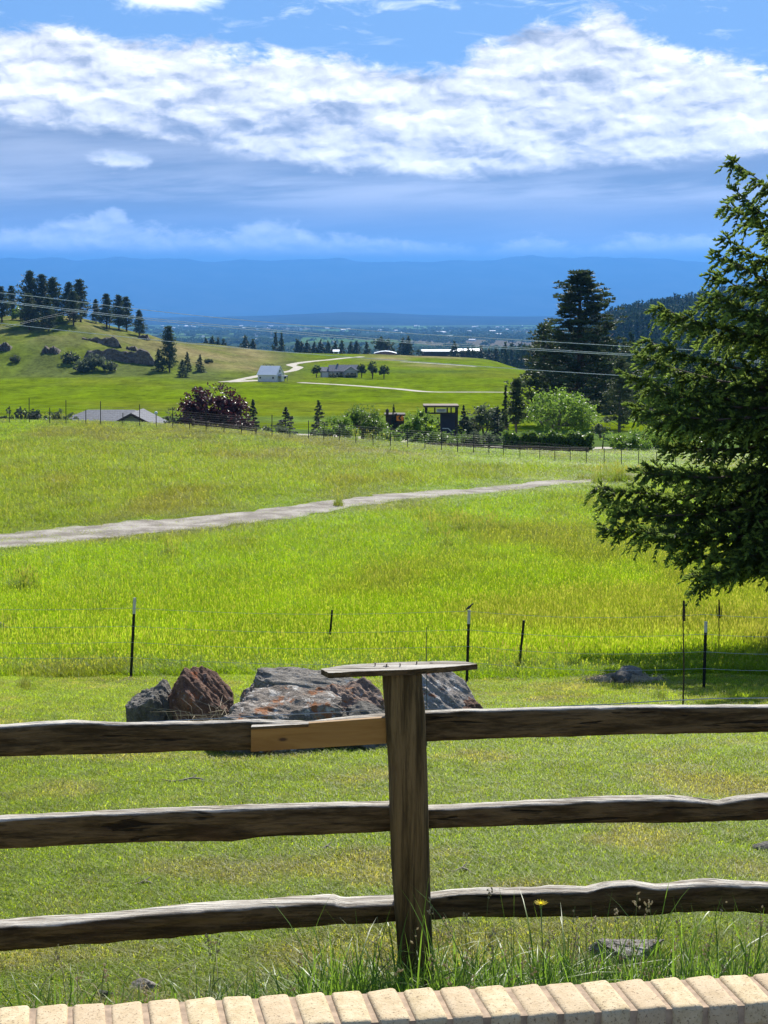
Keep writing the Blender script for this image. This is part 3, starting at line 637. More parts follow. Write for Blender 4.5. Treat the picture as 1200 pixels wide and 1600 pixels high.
ck = X.step(X.noise(X.scl(p, (1.1, 34, 34)), 1, 3, .5, .5), .64, .70)
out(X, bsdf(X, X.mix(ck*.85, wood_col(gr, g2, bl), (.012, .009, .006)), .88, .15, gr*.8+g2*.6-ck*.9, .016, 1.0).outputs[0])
m_post, X = new_mat('weathered_post'); p = X.coord('Object')
gr = X.noise(X.scl(p, (30, 30, 1.7)), 1, 8, .7, .3); g2 = X.noise(X.scl(p, (110, 110, 4)), 1, 4, .6); bl = X.noise(X.scl(p, (9, 9, 2.5)), 1, 4, .6)
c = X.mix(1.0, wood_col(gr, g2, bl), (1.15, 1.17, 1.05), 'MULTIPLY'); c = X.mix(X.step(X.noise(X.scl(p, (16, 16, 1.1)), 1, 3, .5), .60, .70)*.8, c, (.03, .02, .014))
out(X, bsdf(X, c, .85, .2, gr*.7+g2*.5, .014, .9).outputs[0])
m_board, X = new_mat('fresh_pine_board'); p = X.coord('Object')
gr = X.noise(X.scl(p, (2.0, 20, 20)), 1, 6, .6, .6); kn = X.voro(X.scl(p, (6, 14, 14)), 1); bl = X.noise(X.scl(p, (3, 9, 9)), 1, 4, .6, .5)
c = X.mix(X.step(gr, .3, .7), (.23, .12, .026), (.34, .20, .055)); c = X.mix(X.step(kn, .16, .05), c, (.06, .03, .012)); c = X.mix(X.step(bl, .60, .72)*.75, c, (.13, .06, .018))
out(X, bsdf(X, c, .6, .3, gr, .004, .5).outputs[0])
FY = lambda x: 5.52 + .096*x
def fence_pt(px, py, off=0.0):
    Y = 5.5
    for _ in range(6):
        q = P(px, py, Y); Y = FY(q[0])+off
    return P(px, py, Y)
fence = thing('rail_fence', 'weathered split rail fence with a thick post and a plank nailed on top', 'rail fence', fence_pt(640, 1512))
FO = np.array(fence.location)
def rail(name, topc, botc, depth, mat, off=0.0, seed=0, rough=.006):
    """topc, botc: front edge polylines; a long split rail with an uneven section"""
    def ext(l):                                        # carry the rail on past the picture to its next posts
        l = list(l)
        if l[0][0] < 0: l = [(-760, l[0][1]+(l[0][1]-l[1][1])/(l[1][0]-l[0][0])*600)]+l
        if l[-1][0] > 1300: l = l+[(1960, l[-1][1]+(l[-1][1]-l[-2][1])/(l[-1][0]-l[-2][0])*600)]
        return l
    topc, botc = ext(topc), ext(botc)
    x0, x1 = topc[0][0], topc[-1][0]; n = max(8, int((x1-x0)/9)); xs = np.linspace(x0, x1, n)
    ty = np.interp(xs, [a for a, _ in topc], [b for _, b in topc]); by = np.interp(xs, [a for a, _ in botc], [b for _, b in botc])
    K = 22; V = []; q = np.arange(n)
    for i in range(n):
        A, B = fence_pt(xs[i], ty[i], off), fence_pt(xs[i], by[i], off); h = A[2]-B[2]; d = depth*(1+.16*(fbm(np.array([i/22.]), np.array([0.]), seed, 2)[0]-.5))
        for k in range(K):
            a = 2*math.pi*k/K; cx, sx = math.cos(a), math.sin(a)
            e = 9.0; rr = (abs(cx)**e+abs(sx)**e)**(-1/e); u, v = cx*rr, sx*rr
            nz = float(fbm(np.array([i/14.+k*7.3]), np.array([k*3.1]), seed+3, 3)[0])-.5
            n2 = float(fbm(np.array([i/2.4]), np.array([k*1.7]), seed+9, 2)[0])-.5
            g = 1+(nz*1.6+n2*.7)*rough/.03
            y = A[1]+d/2-u*d/2*g*.98; z = (A[2]+B[2])/2+v*h/2*(1+(nz+n2)*.10*rough/.006)
            V.append((A[0]-FO[0], y-FO[1], z-FO[2]))
    Fs = [(i*K+k, i*K+(k+1) % K, (i+1)*K+(k+1) % K, (i+1)*K+k) for i in range(n-1) for k in range(K)]
    mb = MB(); mb.add(V, Fs + [tuple(range(K-1, -1, -1)), tuple((n-1)*K+k for k in range(K))])
    o = mb.build(name, mat, fence, True)
    return o
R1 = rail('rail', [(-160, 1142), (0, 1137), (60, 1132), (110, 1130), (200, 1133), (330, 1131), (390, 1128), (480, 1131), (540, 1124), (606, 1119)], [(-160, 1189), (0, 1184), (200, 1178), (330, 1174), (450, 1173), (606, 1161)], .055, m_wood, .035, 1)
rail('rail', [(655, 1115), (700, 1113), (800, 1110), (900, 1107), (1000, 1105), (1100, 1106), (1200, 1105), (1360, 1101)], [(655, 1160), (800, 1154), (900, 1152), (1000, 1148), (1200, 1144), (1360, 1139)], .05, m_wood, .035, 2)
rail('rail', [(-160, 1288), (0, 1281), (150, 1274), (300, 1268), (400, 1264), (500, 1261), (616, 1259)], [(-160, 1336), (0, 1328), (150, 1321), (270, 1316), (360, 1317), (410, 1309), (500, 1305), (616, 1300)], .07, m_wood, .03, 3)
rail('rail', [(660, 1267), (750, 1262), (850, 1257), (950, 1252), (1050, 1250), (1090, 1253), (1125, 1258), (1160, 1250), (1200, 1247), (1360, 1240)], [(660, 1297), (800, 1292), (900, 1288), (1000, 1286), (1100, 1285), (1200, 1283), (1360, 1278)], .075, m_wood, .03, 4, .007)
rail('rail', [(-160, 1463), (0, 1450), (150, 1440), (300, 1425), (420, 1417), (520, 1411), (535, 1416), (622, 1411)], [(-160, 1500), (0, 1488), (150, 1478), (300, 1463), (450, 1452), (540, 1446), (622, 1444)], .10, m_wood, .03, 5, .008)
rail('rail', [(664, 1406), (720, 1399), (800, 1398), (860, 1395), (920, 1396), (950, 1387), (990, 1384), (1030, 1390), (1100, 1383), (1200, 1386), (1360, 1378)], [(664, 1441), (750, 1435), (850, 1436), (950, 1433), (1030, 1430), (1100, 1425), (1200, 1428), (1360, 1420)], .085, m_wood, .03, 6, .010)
for nm, pl, of, dp in (('patch_board', [(392, 1137, 1175), (604, 1121, 1162)], .004, .022), ('patch_batten', [(392, 1136, 1140.5), (482, 1131, 1136)], -.006, .034)):
    V = []
    for px, t_, b_ in pl:
        A, B = fence_pt(px, t_, of)-FO, fence_pt(px, b_, of)-FO
        V += [A, B, B+np.array((0, dp, 0)), A+np.array((0, dp, 0))]
    MB().add(V, [(0, 1, 2, 3), (7, 6, 5, 4), (0, 4, 5, 1), (1, 5, 6, 2), (2, 6, 7, 3), (3, 7, 4, 0)]).build(nm, m_board if nm == 'patch_board' else m_wood, fence, bevel=.002)
# post
edges = [(1049, 597, 659), (1075, 598, 660), (1110, 601, 664), (1200, 607, 667), (1270, 609, 669), (1350, 611, 671), (1430, 617, 673), (1500, 622, 676), (1660, 628, 682)]
K = 28; V = []
pys = np.linspace(1049, 1650, 54)
for i, py in enumerate(pys):
    l = np.interp(py, [e[0] for e in edges], [e[1] for e in edges]); r_ = np.interp(py, [e[0] for e in edges], [e[2] for e in edges])
    A, B = fence_pt(l, py, -.045), fence_pt(r_, py, -.045); wd = B[0]-A[0]
    for k in range(K):
        a = 2*math.pi*k/K; cx, sx = math.cos(a), math.sin(a); e = 4.2; rr = (abs(cx)**e+abs(sx)**e)**(-1/e)
        nz = float(fbm(np.array([k*2.3]), np.array([i/16.]), 81, 3)[0])-.5; nb = float(fbm(np.array([k*1.3]), np.array([i/60.]), 82, 2)[0])-.5
        g = 1+nz*.05+nb*.08
        V.append(((A[0]+B[0])/2-FO[0]+cx*rr*wd/2*g, A[1]-FO[1]+.072+sx*rr*.072*g, A[2]-FO[2]))
MB().add(V, [(i*K+k, i*K+(k+1) % K, (i+1)*K+(k+1) % K, (i+1)*K+k) for i in range(len(pys)-1) for k in range(K)] + [tuple(range(K-1, -1, -1)), tuple((len(pys)-1)*K+k for k in range(K))]).build('post', m_post, fence, True)
# plank on the post
m_nail = plain('rusty_nail', (.06, .04, .03), .6, metal=.6)
top_z = fence_pt(600, 1046, -.06)[2]
def plank_pt(px, py):
    Y = top_z/Sl(py); return P(px, py, Y)
outl = [plank_pt(*q) for q in ((501, 1045), (514, 1051.5), (560, 1049), (643, 1046), (711, 1041), (745.5, 1037.5), (727, 1033.5), (699, 1032.5), (620, 1034.5), (560, 1037.5), (536, 1039.5))]
mb = MB(); poly = [(q[0]-FO[0], q[1]-FO[1]) for q in outl]; zt = top_z-FO[2]
sub = []
for i in range(len(poly)):
    a, b = poly[i], poly[(i+1) % len(poly)]
    for t in np.linspace(0, 1, 9)[:-1]: sub.append((a[0]+(b[0]-a[0])*t+rgb.uniform(-.0015, .0015), a[1]+(b[1]-a[1])*t+rgb.uniform(-.0015, .0015)))
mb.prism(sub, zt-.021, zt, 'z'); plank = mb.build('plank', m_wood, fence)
for px, py in ((586, 1040), (604, 1041.5), (625, 1041), (651, 1037.5)):
    nl = MB(); q = plank_pt(px, py)-FO; nl.tube([q-np.array((0, 0, .01)), q+np.array((.0005, 0, .009))], .0022, 6); nl.tube([q+np.array((.0005, 0, .009)), q+np.array((.0005, 0, .011))], .004, 8); nl.build('nail', m_nail, plank)
m_knot = plain('dark_knot', (.03, .02, .015), .8)
for px, py, r_ in ((603, 1041, .012), (674, 1036, .008)):
    q = plank_pt(px, py)-FO; MB().lathe([(r_, -.002), (r_, .0006)], q, 12).build('knot', m_knot, plank)
# loose wire along the back of the fence
wr = MB()
def wpts(l, off): return [fence_pt(px, py, off) for px, py in l]
wr.tube(wpts([(-150, 1138), (0, 1134.5), (90, 1131), (200, 1129.5), (330, 1123), (440, 1117), (560, 1111), (636, 1108)], .16), .0018, 5)
wr.tube(wpts([(664, 1108), (760, 1109), (870, 1104), (960, 1100), (1040, 1095), (1110, 1091.5), (1200, 1090.5), (1350, 1090)], .16), .0022, 5)
m_wire = plain('galvanised_wire', (.55, .56, .54), .4, .15, 20, metal=.7)
tag(wr.build('loose_wire', m_wire), 'loose strand of wire sagging along the back of the top rail', 'wire')

# ------------------------------------------------------------------ boulders
def rock_mat(name, base, dark, lich_w, lich_o, amt_w, amt_o):
    m, X = new_mat(name); p = X.coord('Object'); n = X.noise(p, 5, 7, .68, .4); n2 = X.noise(p, 22, 6, .7); vor = n2
    c = X.mix(X.step(n, .32, .68), dark, base); c = X.mix(X.step(n2, .55, .72)*.7, c, tuple(k*.45 for k in dark))
    c = X.mix(X.step(X.noise(p, 60, 4, .7), .5, .7)*.45, c, tuple(k*1.5 for k in base))
    c = X.mix(X.step(X.noise(X.vadd(p, (3, 1, 2)), 9, 7, .72), .62-amt_w*.2, .70-amt_w*.2), c, lich_w)
    c = X.mix(X.step(X.noise(X.vadd(p, (7, 5, 2)), 4.5, 6, .7), .64-amt_o*.2, .72-amt_o*.2), c, lich_o)
    out(X, bsdf(X, c, .85, .25, n*.9+n2*.8+X.noise(p, 70, 4, .7)*.3, .06, 1.0).outputs[0]); return m
ROCK = dict(grey=rock_mat('dark_grey_rock', (.25, .23, .195), (.095, .087, .072), (.30, .31, .30), (.2, .2, .2), .12, -.3),
            red=rock_mat('red_brown_rock', (.30, .17, .11), (.10, .05, .035), (.38, .33, .30), (.34, .11, .04), .15, .35),
            blue=rock_mat('blue_grey_rock', (.38, .34, .285), (.14, .125, .105), (.34, .36, .37), (.2, .15, .1), .25, -.3),
            lich=rock_mat('lichened_rock', (.40, .34, .28), (.13, .105, .08), (.64, .60, .53), (.36, .145, .055), .45, .5),
            tan=rock_mat('tan_rock', (.42, .30, .22), (.17, .11, .085), (.50, .44, .40), (.42, .17, .06), .3, .35),
            pale=rock_mat('pale_grey_rock', (.48, .43, .38), (.16, .14, .12), (.55, .53, .50), (.34, .12, .05), .45, .25))
def boulder(c, dims, mat, label, seed, rz=0, sub=6, planes=10, name='boulder', rough=.15, group=None, tilt=(0, 0), flat=None):
    bm = bmesh.new(); bmesh.ops.create_icosphere(bm, subdivisions=sub, radius=1); V = np.array([v.co[:] for v in bm.verts]); rg = np.random.default_rng(seed)
    if flat: n = np.array((flat[0], flat[1], 1.0)); n /= np.linalg.norm(n); d = V@n; V = V-np.outer(np.maximum(d-flat[2], 0)*.95, n)
    for _ in range(planes):
        n = rg.normal(size=3); n /= np.linalg.norm(n); n[2] *= .75; n /= np.linalg.norm(n); d = V@n; cut = rg.uniform(.5, .82); V = V-np.outer(np.maximum(d-cut, 0)*.93, n)
    N = V/np.linalg.norm(V, axis=1)[:, None]
    V = V + N*((f3bm(V*1.3+seed, seed, 3)-.5)*rough*2.6 + (np.abs(f3bm(V*3.2+seed, seed+4, 4)-.5))[:]*-rough*2.6 + (f3bm(V*9, seed+8, 4)-.5)*rough*1.3 + (np.abs(f3bm(V*np.array((5, 5, 14))+seed, seed+3, 3)-.5))*-rough*.9)[:, None]
    V = (V-V.min(0))/(V.max(0)-V.min(0))-np.array((.5, .5, .28)); V = V*np.array(dims)
    for v, q in zip(bm.verts, V): v.co = q
    me = bpy.data.meshes.new(name); bm.to_mesh(me); bm.free(); me.polygons.foreach_set('use_smooth', [True]*len(me.polygons))
    o = link(name, me, mat); o.location = [float(q) for q in c]; o.rotation_euler = (tilt[0], tilt[1], rz)
    return tag(o, label, 'rock' if name != 'boulder' else 'boulder', group)
def place_rock(px0, px1, ptop, pbase, depth_ratio, mat, label, seed, Y=None, rz=0, **kw):
    """fills a picture box: base on the ground, its size from its distance"""
    g = G((px0+px1)/2, pbase) if Y is None else at((px0+px1)/2, Y)
    k = (g[1]*CP-g[2]*SP)/F; wdt = (px1-px0)*k; ztop = P(600, ptop, g[1]+wdt*depth_ratio*.35)[2]; h = (ztop-g[2])/.72
    return boulder((g[0], g[1]+wdt*depth_ratio*.3, g[2]), (wdt, wdt*depth_ratio, h), mat, label, seed, rz, **kw)
BG = 'boulders piled on the lawn behind the fence'
place_rock(192, 282, 1066, 1150, .9, ROCK['grey'], 'dark grey boulder at the left end of the boulder pile', 3, group=BG, flat=(-.3, -.1, .5))
place_rock(258, 366, 1043, 1152, .8, ROCK['red'], 'upright red brown boulder with dry stalks in front of it', 14, group=BG, planes=12)
place_rock(378, 572, 1046, 1116, .5, ROCK['blue'], 'long blue grey boulder at the back of the pile', 27, group=BG, flat=(.1, -.3, .45), planes=7)
place_rock(318, 536, 1080, 1178, .62, ROCK['lich'], 'broad boulder crusted with white and orange lichen at the front of the pile', 33, group=BG, planes=9, flat=(.05, -.26, .5))
place_rock(486, 602, 1064, 1158, .6, ROCK['tan'], 'rounded tan and pink boulder left of the fence post', 45, group=BG, planes=5, flat=(.15, -.35, .45))
place_rock(612, 752, 1046, 1150, .7, ROCK['pale'], 'pale grey boulder with a rusty orange crown right of the fence post', 58, group=BG, planes=7, flat=(.5, -.4, .40))
place_rock(500, 640, 1098, 1172, .8, ROCK['grey'], 'low grey boulder half hidden behind the patched rail', 71, group=BG)
place_rock(962, 1006, 1039, 1063, .9, ROCK['blue'], 'blue grey rock sitting higher on the dry grass mound', 63, group='rocks by the wire fence', sub=4, name='rock')
place_rock(955, 988, 1048, 1067, .9, ROCK['grey'], 'small dark rock lying in front of the blue grey rock on the mound', 66, group='rocks by the wire fence', sub=4, name='rock')
place_rock(-14, 16, 969, 990, .9, ROCK['pale'], 'grey rock in the tall grass at the left edge of the meadow', 69, sub=4, name='rock')
place_rock(922, 1050, 1466, 1512, .8, ROCK['pale'], 'flat pale rock half buried in long grass behind the brick wall', 77, name='rock', rough=.2, planes=12)
place_rock(196, 252, 1530, 1556, .8, ROCK['pale'], 'small pale stone beside the broad leaved plant', 79, sub=4, name='rock')
place_rock(150, 186, 1545, 1565, .8, ROCK['grey'], 'little dark stone just behind the brick wall', 83, sub=4, name='rock')
place_rock(1178, 1222, 1314, 1334, .9, ROCK['grey'], 'dark clod of earth on the lawn between the right hand rails', 88, sub=4, name='clod')
# dry stalks: on the red boulder and on the mound
def dry_clump(name, c, n, rad, h, label, seed, wd=.004, flat=.5):
    rg = np.random.default_rng(seed); mb = MB()
    for _ in range(n):
        r = rad*math.sqrt(rg.random()); a = rg.random()*6.283; x, y = c[0]+r*math.cos(a), c[1]+r*math.sin(a)*.6; z = float(hz(x, y)); la = rg.random()*6.283; hh = h*rg.uniform(.4, 1.1); l = hh*rg.uniform(.2, 1.4)*flat*2
        mb.tube([(x, y, z), (x+math.cos(la)*l*.3, y+math.sin(la)*l*.3, z+hh*.7), (x+math.cos(la)*l, y+math.sin(la)*l, z+hh*(1.05-flat*.6))], [wd, wd*.8, wd*.3], 4)
    return tag(mb.build(name, plain(name+'_straw', (.44, .36, .24), .85)), label, 'dry grass', kind='stuff')
q = G(322, 1160); dry_clump('dry_stalks', q, 70, .26, .42, 'dry pale stalks tangled in front of the red brown boulder', 4, .0028, .45)
q = G(560, 1150); dry_clump('dead_leaves', q, 60, .22, .22, 'dead straw between the tan boulder and the fence post', 6, .003, .6)
place_rock(372, 424, 1072, 1112, .8, ROCK['tan'], 'small tan rock wedged between the red brown boulder and the long blue grey one', 91, group=BG, sub=5)
place_rock(575, 612, 1094, 1150, .8, ROCK['lich'], 'small lichened rock close against the left side of the fence post', 93, group=BG, sub=5)
place_rock(700, 768, 1090, 1148, .8, ROCK['red'], 'low brown rock at the right end of the boulder pile', 95, group=BG, sub=5)
q = G(980, 1066)
def mound(c, a, b, h, mat, label, cat):
    V = []; K = 28; R = 10
    for i in range(R+1):
        for k in range(K):
            an = 6.2832*k/K; r = 1-i/R; x = c[0]+a*r*math.cos(an)*(1+.2*math.sin(3*an+1)); y = c[1]+b*r*math.sin(an); V.append((x, y, float(hz(x, y))-.03+h*(1-r*r)*(1+.3*math.sin(an*5+i))))
    return tag(MB().add(V, [(i*K+k, i*K+(k+1) % K, (i+1)*K+(k+1) % K, (i+1)*K+k) for i in range(R) for k in range(K)]).build('dry_mound', mat, None, True), label, cat, kind='structure')
mound(q+np.array((0, .3, 0)), .62, .4, .12, plain('dry_thatch', (.30, .235, .14), .95, .4, 14), 'low mound of dead grass under the two rocks by the wire fence', 'mound')
dry_clump('dry_thatch', q+np.array((0, .2, 0)), 260, .66, .11, 'matted dead grass on the mound under the rocks', 8, .004, .9)
q = G(205, 1066); dry_clump('dry_litter', q, 60, .5, .06, 'dry grass litter round the foot of the left steel post', 12, .003, .9)
q = G(850, 1110); dry_clump('dry_litter', q, 30, .9, .05, 'sparse dry litter on the lawn below the wire fence', 13, .003, .9)

# fallen sticks on the lawn
m_twig = plain('bleached_twig', (.30, .25, .19), .85, .35, 12)
for px, py, l, a, lab in ((288, 1223, .34, .25, 'bleached stick lying on the lawn below the boulder shadow'), (215, 1388, .2, .1, 'short stick on the lawn between the lower left rails'), (715, 1366, .16, -.2, 'thin twig on the lawn just right of the fence post'), (505, 1332, .13, .1, 'flat grey chip of wood on the lawn left of the fence post'), (640, 1190, .22, .5, 'dark twig on the lawn beyond the fence post')):
    g = G(px, py); mb = MB(); pts = []
    for t in np.linspace(-.5, .5, 7):
        x = g[0]+math.cos(a)*l*t; y = g[1]+math.sin(a)*l*t+.02*math.sin(t*9); pts.append((x, y, float(hz(x, y))+.022+.01*math.sin(t*7)))
    mb.tube(pts, [.004, .008, .009, .008, .007, .006, .003], 6); mb.tube([pts[4], np.array(pts[4])+np.array((.03, .04, .015))], [.005, .002], 5)
    tag(mb.build('stick', m_twig), lab, 'stick', 'sticks on the lawn')

# ------------------------------------------------------------------ wire fence with steel posts
m_steel = plain('dark_green_steel', (.022, .026, .024), .55, .2, 10, metal=.3)
m_tip = plain('white_post_paint', (.62, .62, .60), .6, .12, 10)
def t_post(mbp, mbt, A, B, s=.021, tip=.0):
    """steel post of T section from A to B; the top 'tip' fraction painted white"""
    A, B = np.array(A), np.array(B); d = B-A
    def seg(m_, t0, t1, k):
        a, b = A+d*t0, A+d*t1
        for (cx, cyy, wx, wy) in ((0, 0, s*k, s*.28*k), (0, -s*.45, s*.28*k, s*.9*k)):
            V = []
            for q in (a, b): V += [(q[0]+cx-wx, q[1]+cyy-wy/2, q[2]), (q[0]+cx+wx, q[1]+cyy-wy/2, q[2]), (q[0]+cx+wx, q[1]+cyy+wy/2, q[2]), (q[0]+cx-wx, q[1]+cyy+wy/2, q[2])]
            m_.add(V, [(0, 3, 2, 1), (4, 5, 6, 7), (0, 1, 5, 4), (1, 2, 6, 5), (2, 3, 7, 6), (3, 0, 4, 7)])
    seg(mbp, 0, 1-tip, 1)
    if tip: seg(mbt, 1-tip, 1, 1.06)
    if tip:
        for t in np.linspace(.25, .9-tip, 12): q = A+d*t; mbp.box(q+np.array((0, -s*.9, 0)), (s*.5, s*.5, s*.5))
def post_px(pxb, pyb, pxt, pyt, Y=None):
    b = G(pxb, pyb) if Y is None else at(pxb, Y); t = P(pxt, pyt, b[1]); return b-np.array((0, 0, .15)), t
ps = [post_px(203.5, 1058, 210.5, 934), post_px(729, 1066, 733, 953), post_px(1099.5, 1078, 1103, 971)]
wf = thing('wire_fence', 'wire fence on dark steel posts with white painted tips', 'wire fence', ps[0][0])
WF = np.array(wf.location)
for (b, t), tf in zip(ps, (.18, .17, .14)):
    mp, mt = MB(), MB(); t_post(mp, mt, b-WF, t-WF, .021, tf); o = mp.build('post', m_steel, wf); mt.build('post_tip', m_tip, o)
def interp3(A, B, t): return A+(B-A)*t
ends = [at(-190, 23.0), *[p_[0]+np.array((0, 0, .15)) for p_ in ps], at(1330, 21.0)]
mw = MB()
for hgt in (1.08, .80, .55, .31):
    pts = []
    for i in range(len(ends)-1):
        for t in np.linspace(0, 1, 9)[(0 if i == 0 else 1):]:
            q = interp3(ends[i], ends[i+1], t); g = float(hz(q[0], q[1])); zz = (ends[i][2]+(ends[i+1][2]-ends[i][2])*t)
            pts.append(np.array((q[0], q[1]-.02, zz+hgt-.07*math.sin(math.pi*t)))-WF)
    mw.tube(pts, .0024, 4)
mw.build('wire', m_wire, wf)
# two leaning posts further back, a thin rod, dead mullein stalks
for b_, lab in (((512.5, 1016, 519, 953), 'short leaning steel post in the meadow behind the blue grey boulder'), ((810, 1046, 818.5, 969), 'leaning steel post without a white tip in the meadow right of the plank')):
    b, t = post_px(*b_); o = MB(); t_post(o, None, b, t, .02, 0); tag(o.build('steel_post', m_steel), lab, 'steel post')
b = at(667, 12.6); t = P(666, 980, b[1]); rd = MB().tube([b-np.array((0, 0, .2)), (b+t)/2+np.array((.002, 0, 0)), t], [.0045, .004, .003], 6)
tag(rd.build('thin_rod', plain('dull_rod', (.10, .10, .09), .6)), 'thin bare rod standing behind the fence post plank', 'rod')
m_mul = plain('dead_mullein_brown', (.055, .04, .028), .9, .3, 20)
def mullein(pxb, Y, pxt, pyt, head, lab, spikes):
    b = at(pxb, Y); t = P(pxt, pyt, Y); rg = np.random.default_rng(int(pxb)); d = t-b; H = np.linalg.norm(d)
    root = thing('mullein_stalk', lab, 'dead plant', b, 0, 'dead mullein stalks by the wire fence')
    mb = MB(); pts = [d*u+np.array((.01*math.sin(u*5), 0, 0)) for u in np.linspace(0, 1, 12)]; mb.tube(pts, list(np.linspace(.010, .006, 12)), 6); mb.build('stem', m_mul, root, True)
    hd = MB()
    def spike(a, e, r):
        for i in range(110):
            u = rg.random(); q = a+(e-a)*u; an = rg.random()*6.283; rr = r*(1-.45*u*u)*(.6+.5*rg.random()); v = q+np.array((math.cos(an)*rr, math.sin(an)*rr, .004)); hd.tube([q, v], [r*.45, r*.18], 4)
        hd.tube([a, (a+e)/2, e], [r*.6, r*.75, r*.25], 7)
    spike(d*(1-head), d*1.0, .019)
    for k in range(spikes):
        an = k*2.4; o = np.array((math.cos(an), math.sin(an), 0)); spike(d*(1-head*1.05)+o*.03, d*(1-head*.35)+o*.055, .010)
    hd.build('seed_spike', m_mul, root)
mullein(1066, 15.5, 1069, 939, .17, 'tall dead mullein stalk with a single dark spike', 0)
mullein(1122, 25.5, 1124, 937, .30, 'shorter dead mullein stalk with a forked head in the tall meadow', 3)
# bird on the middle post tip
def bird(c, s, face, label):
    root = thing('perched_bird', label, 'bird', c, face)
    prof = [(-.62, -.36, .02, .03), (-.45, -.26, .05, .035), (-.28, -.14, .09, .07), (-.1, -.02, .15, .14), (.08, .10, .175, .165), (.22, .22, .14, .14), (.30, .31, .10, .10), (.36, .38, .105, .105), (.43, .42, .095, .095), (.48, .43, .055, .05), (.53, .425, .026, .024), (.62, .41, .004, .004)]
    K = 14; V = [(x*s, r*s*math.cos(6.2832*k/K), (z+h*math.sin(6.2832*k/K))*s) for x, z, r, h in prof for k in range(K)]
    MB().add(V, [(i*K+k, i*K+(k+1) % K, (i+1)*K+(k+1) % K, (i+1)*K+k) for i in range(len(prof)-1) for k in range(K)] + [tuple(range(K-1, -1, -1)), tuple((len(prof)-1)*K+k for k in range(K))]).build('body', plain('dark_plumage', (.022, .022, .026), .6), root, True)
    lg = MB()
    for sd in (-.05, .05):
        lg.tube([(.02*s, sd*s, -.03*s), (.0*s, sd*s, -.18*s), (.03*s, sd*s, -.27*s)], .012*s, 5); lg.tube([(.03*s, sd*s, -.27*s), (.11*s, sd*s, -.275*s)], .01*s, 4)
    lg.build('legs', plain('bird_leg', (.03, .025, .02), .6), root)
    wg = MB()
    for sd in (-1, 1): 
        V = [(.18*s, sd*.15*s, .16*s), (.0, sd*.185*s, .1*s), (-.2*s, sd*.15*s, -.06*s), (-.42*s, sd*.05*s, -.22*s), (-.2*s, sd*.13*s, .03*s), (.02*s, sd*.14*s, .2*s)]
        wg.add(V + [(a, b+sd*.015*s, c_) for a, b, c_ in V], [(0, 1, 2, 3, 4, 5), (11, 10, 9, 8, 7, 6)]+[(i, (i+1) % 6, 6+(i+1) % 6, 6+i) for i in range(6)])
    wg.build('wings', plain('wing_feathers', (.03, .03, .034), .5), root)
tp = ps[1][1]; bird((tp[0], tp[1], tp[2]+.034), .125, .3, 'small dark bird perched on the white tipped steel post')

# yellow flower and the broad leaved plant behind the wall
m_yel = leafy('yellow_petal', (.75, .55, .01), (.85, .68, .03), .6)
m_stem = plain('flower_stem', (.10, .17, .05), .6)
b = at(848, 5.2); t = P(845, 1413, 5.2)
fl = thing('yellow_flower', 'single yellow flower in front of the bottom rail', 'flower', b); d = t-b
MB().tube([(0, 0, 0), d*.5+np.array((.01, 0, 0)), d], [.0022, .002, .002], 6).build('stem', m_stem, fl, True)
MB().lathe([(.001, -.018), (.005, -.014), (.0055, -.004), (.008, 0)], d, 10).build('sepal', m_stem, fl, True)
V = []; Fs = []; rgf = random.Random(2)
for ring, (n_, L, up) in enumerate(((13, .026, .35), (10, .020, .8), (7, .013, 1.3))):
    for k in range(n_):
        a = 6.283*k/n_+ring*.3; dx_, dy_ = math.cos(a), math.sin(a); o = len(V); w_ = .0022; l = L*rgf.uniform(.85, 1.1)
        for tt, ww in ((0, .5), (.6, 1), (1, .7)):
            r = l*tt*math.cos(up*.8); zz = l*tt*math.sin(up*.8)
            V += [(d[0]+dx_*r-dy_*w_*ww, d[1]+dy_*r+dx_*w_*ww, d[2]+zz), (d[0]+dx_*r+dy_*w_*ww, d[1]+dy_*r-dx_*w_*ww, d[2]+zz)]
        Fs += [(o, o+1, o+3, o+2), (o+2, o+3, o+5, o+4)]
link('petals', qmesh('petals', V, Fs, False, np.linspace(0, 1, len(V))), m_yel, fl)
m_bl = leafy('broad_leaf', (.06, .12, .03), (.16, .27, .04), .4, .45, .4)
def broad_plant(px, Y, leaves, lab):
    b = at(px, Y); root = thing('broadleaf_plant', lab, 'plant', b)
    for (dx_, h, w_, la, ln, ti) in leaves:
        V = []; n_ = 10
        for i in range(n_+1):
            t = i/n_; ww = w_*math.sin(math.pi*min(1, .08+t*.92)**.8)*(1 if t > .25 else .35+.65*t/.25)/2; r = h*ln*t*t; z = h*(t-.3*ln*t*t)
            for k, sd in enumerate((-1, -.5, 0, .5, 1)):
                fa = la+1.57; V.append((dx_+math.cos(la)*r+math.cos(fa)*ww*sd, math.sin(la)*r+math.sin(fa)*ww*sd, z+abs(sd)*ww*.35))
        Fs = [(i*5+k, i*5+k+1, i*5+k+6, i*5+k+5) for i in range(n_) for k in range(4)]
        link('leaf', qmesh('leaf', V, Fs, True, [ti]*len(V)), m_bl, root)
broad_plant(215, 4.98, [(-.045, .115, .04, -1.2, .5, .95), (.0, .09, .035, -1.9, .6, .3), (.035, .14, .045, -1.3, .25, .15), (.05, .08, .04, -.6, .7, .95), (-.02, .08, .03, 2.6, .8, .6), (.075, .07, .03, -.9, .8, .8)], 'broad leaved weed behind the left end of the brick wall')
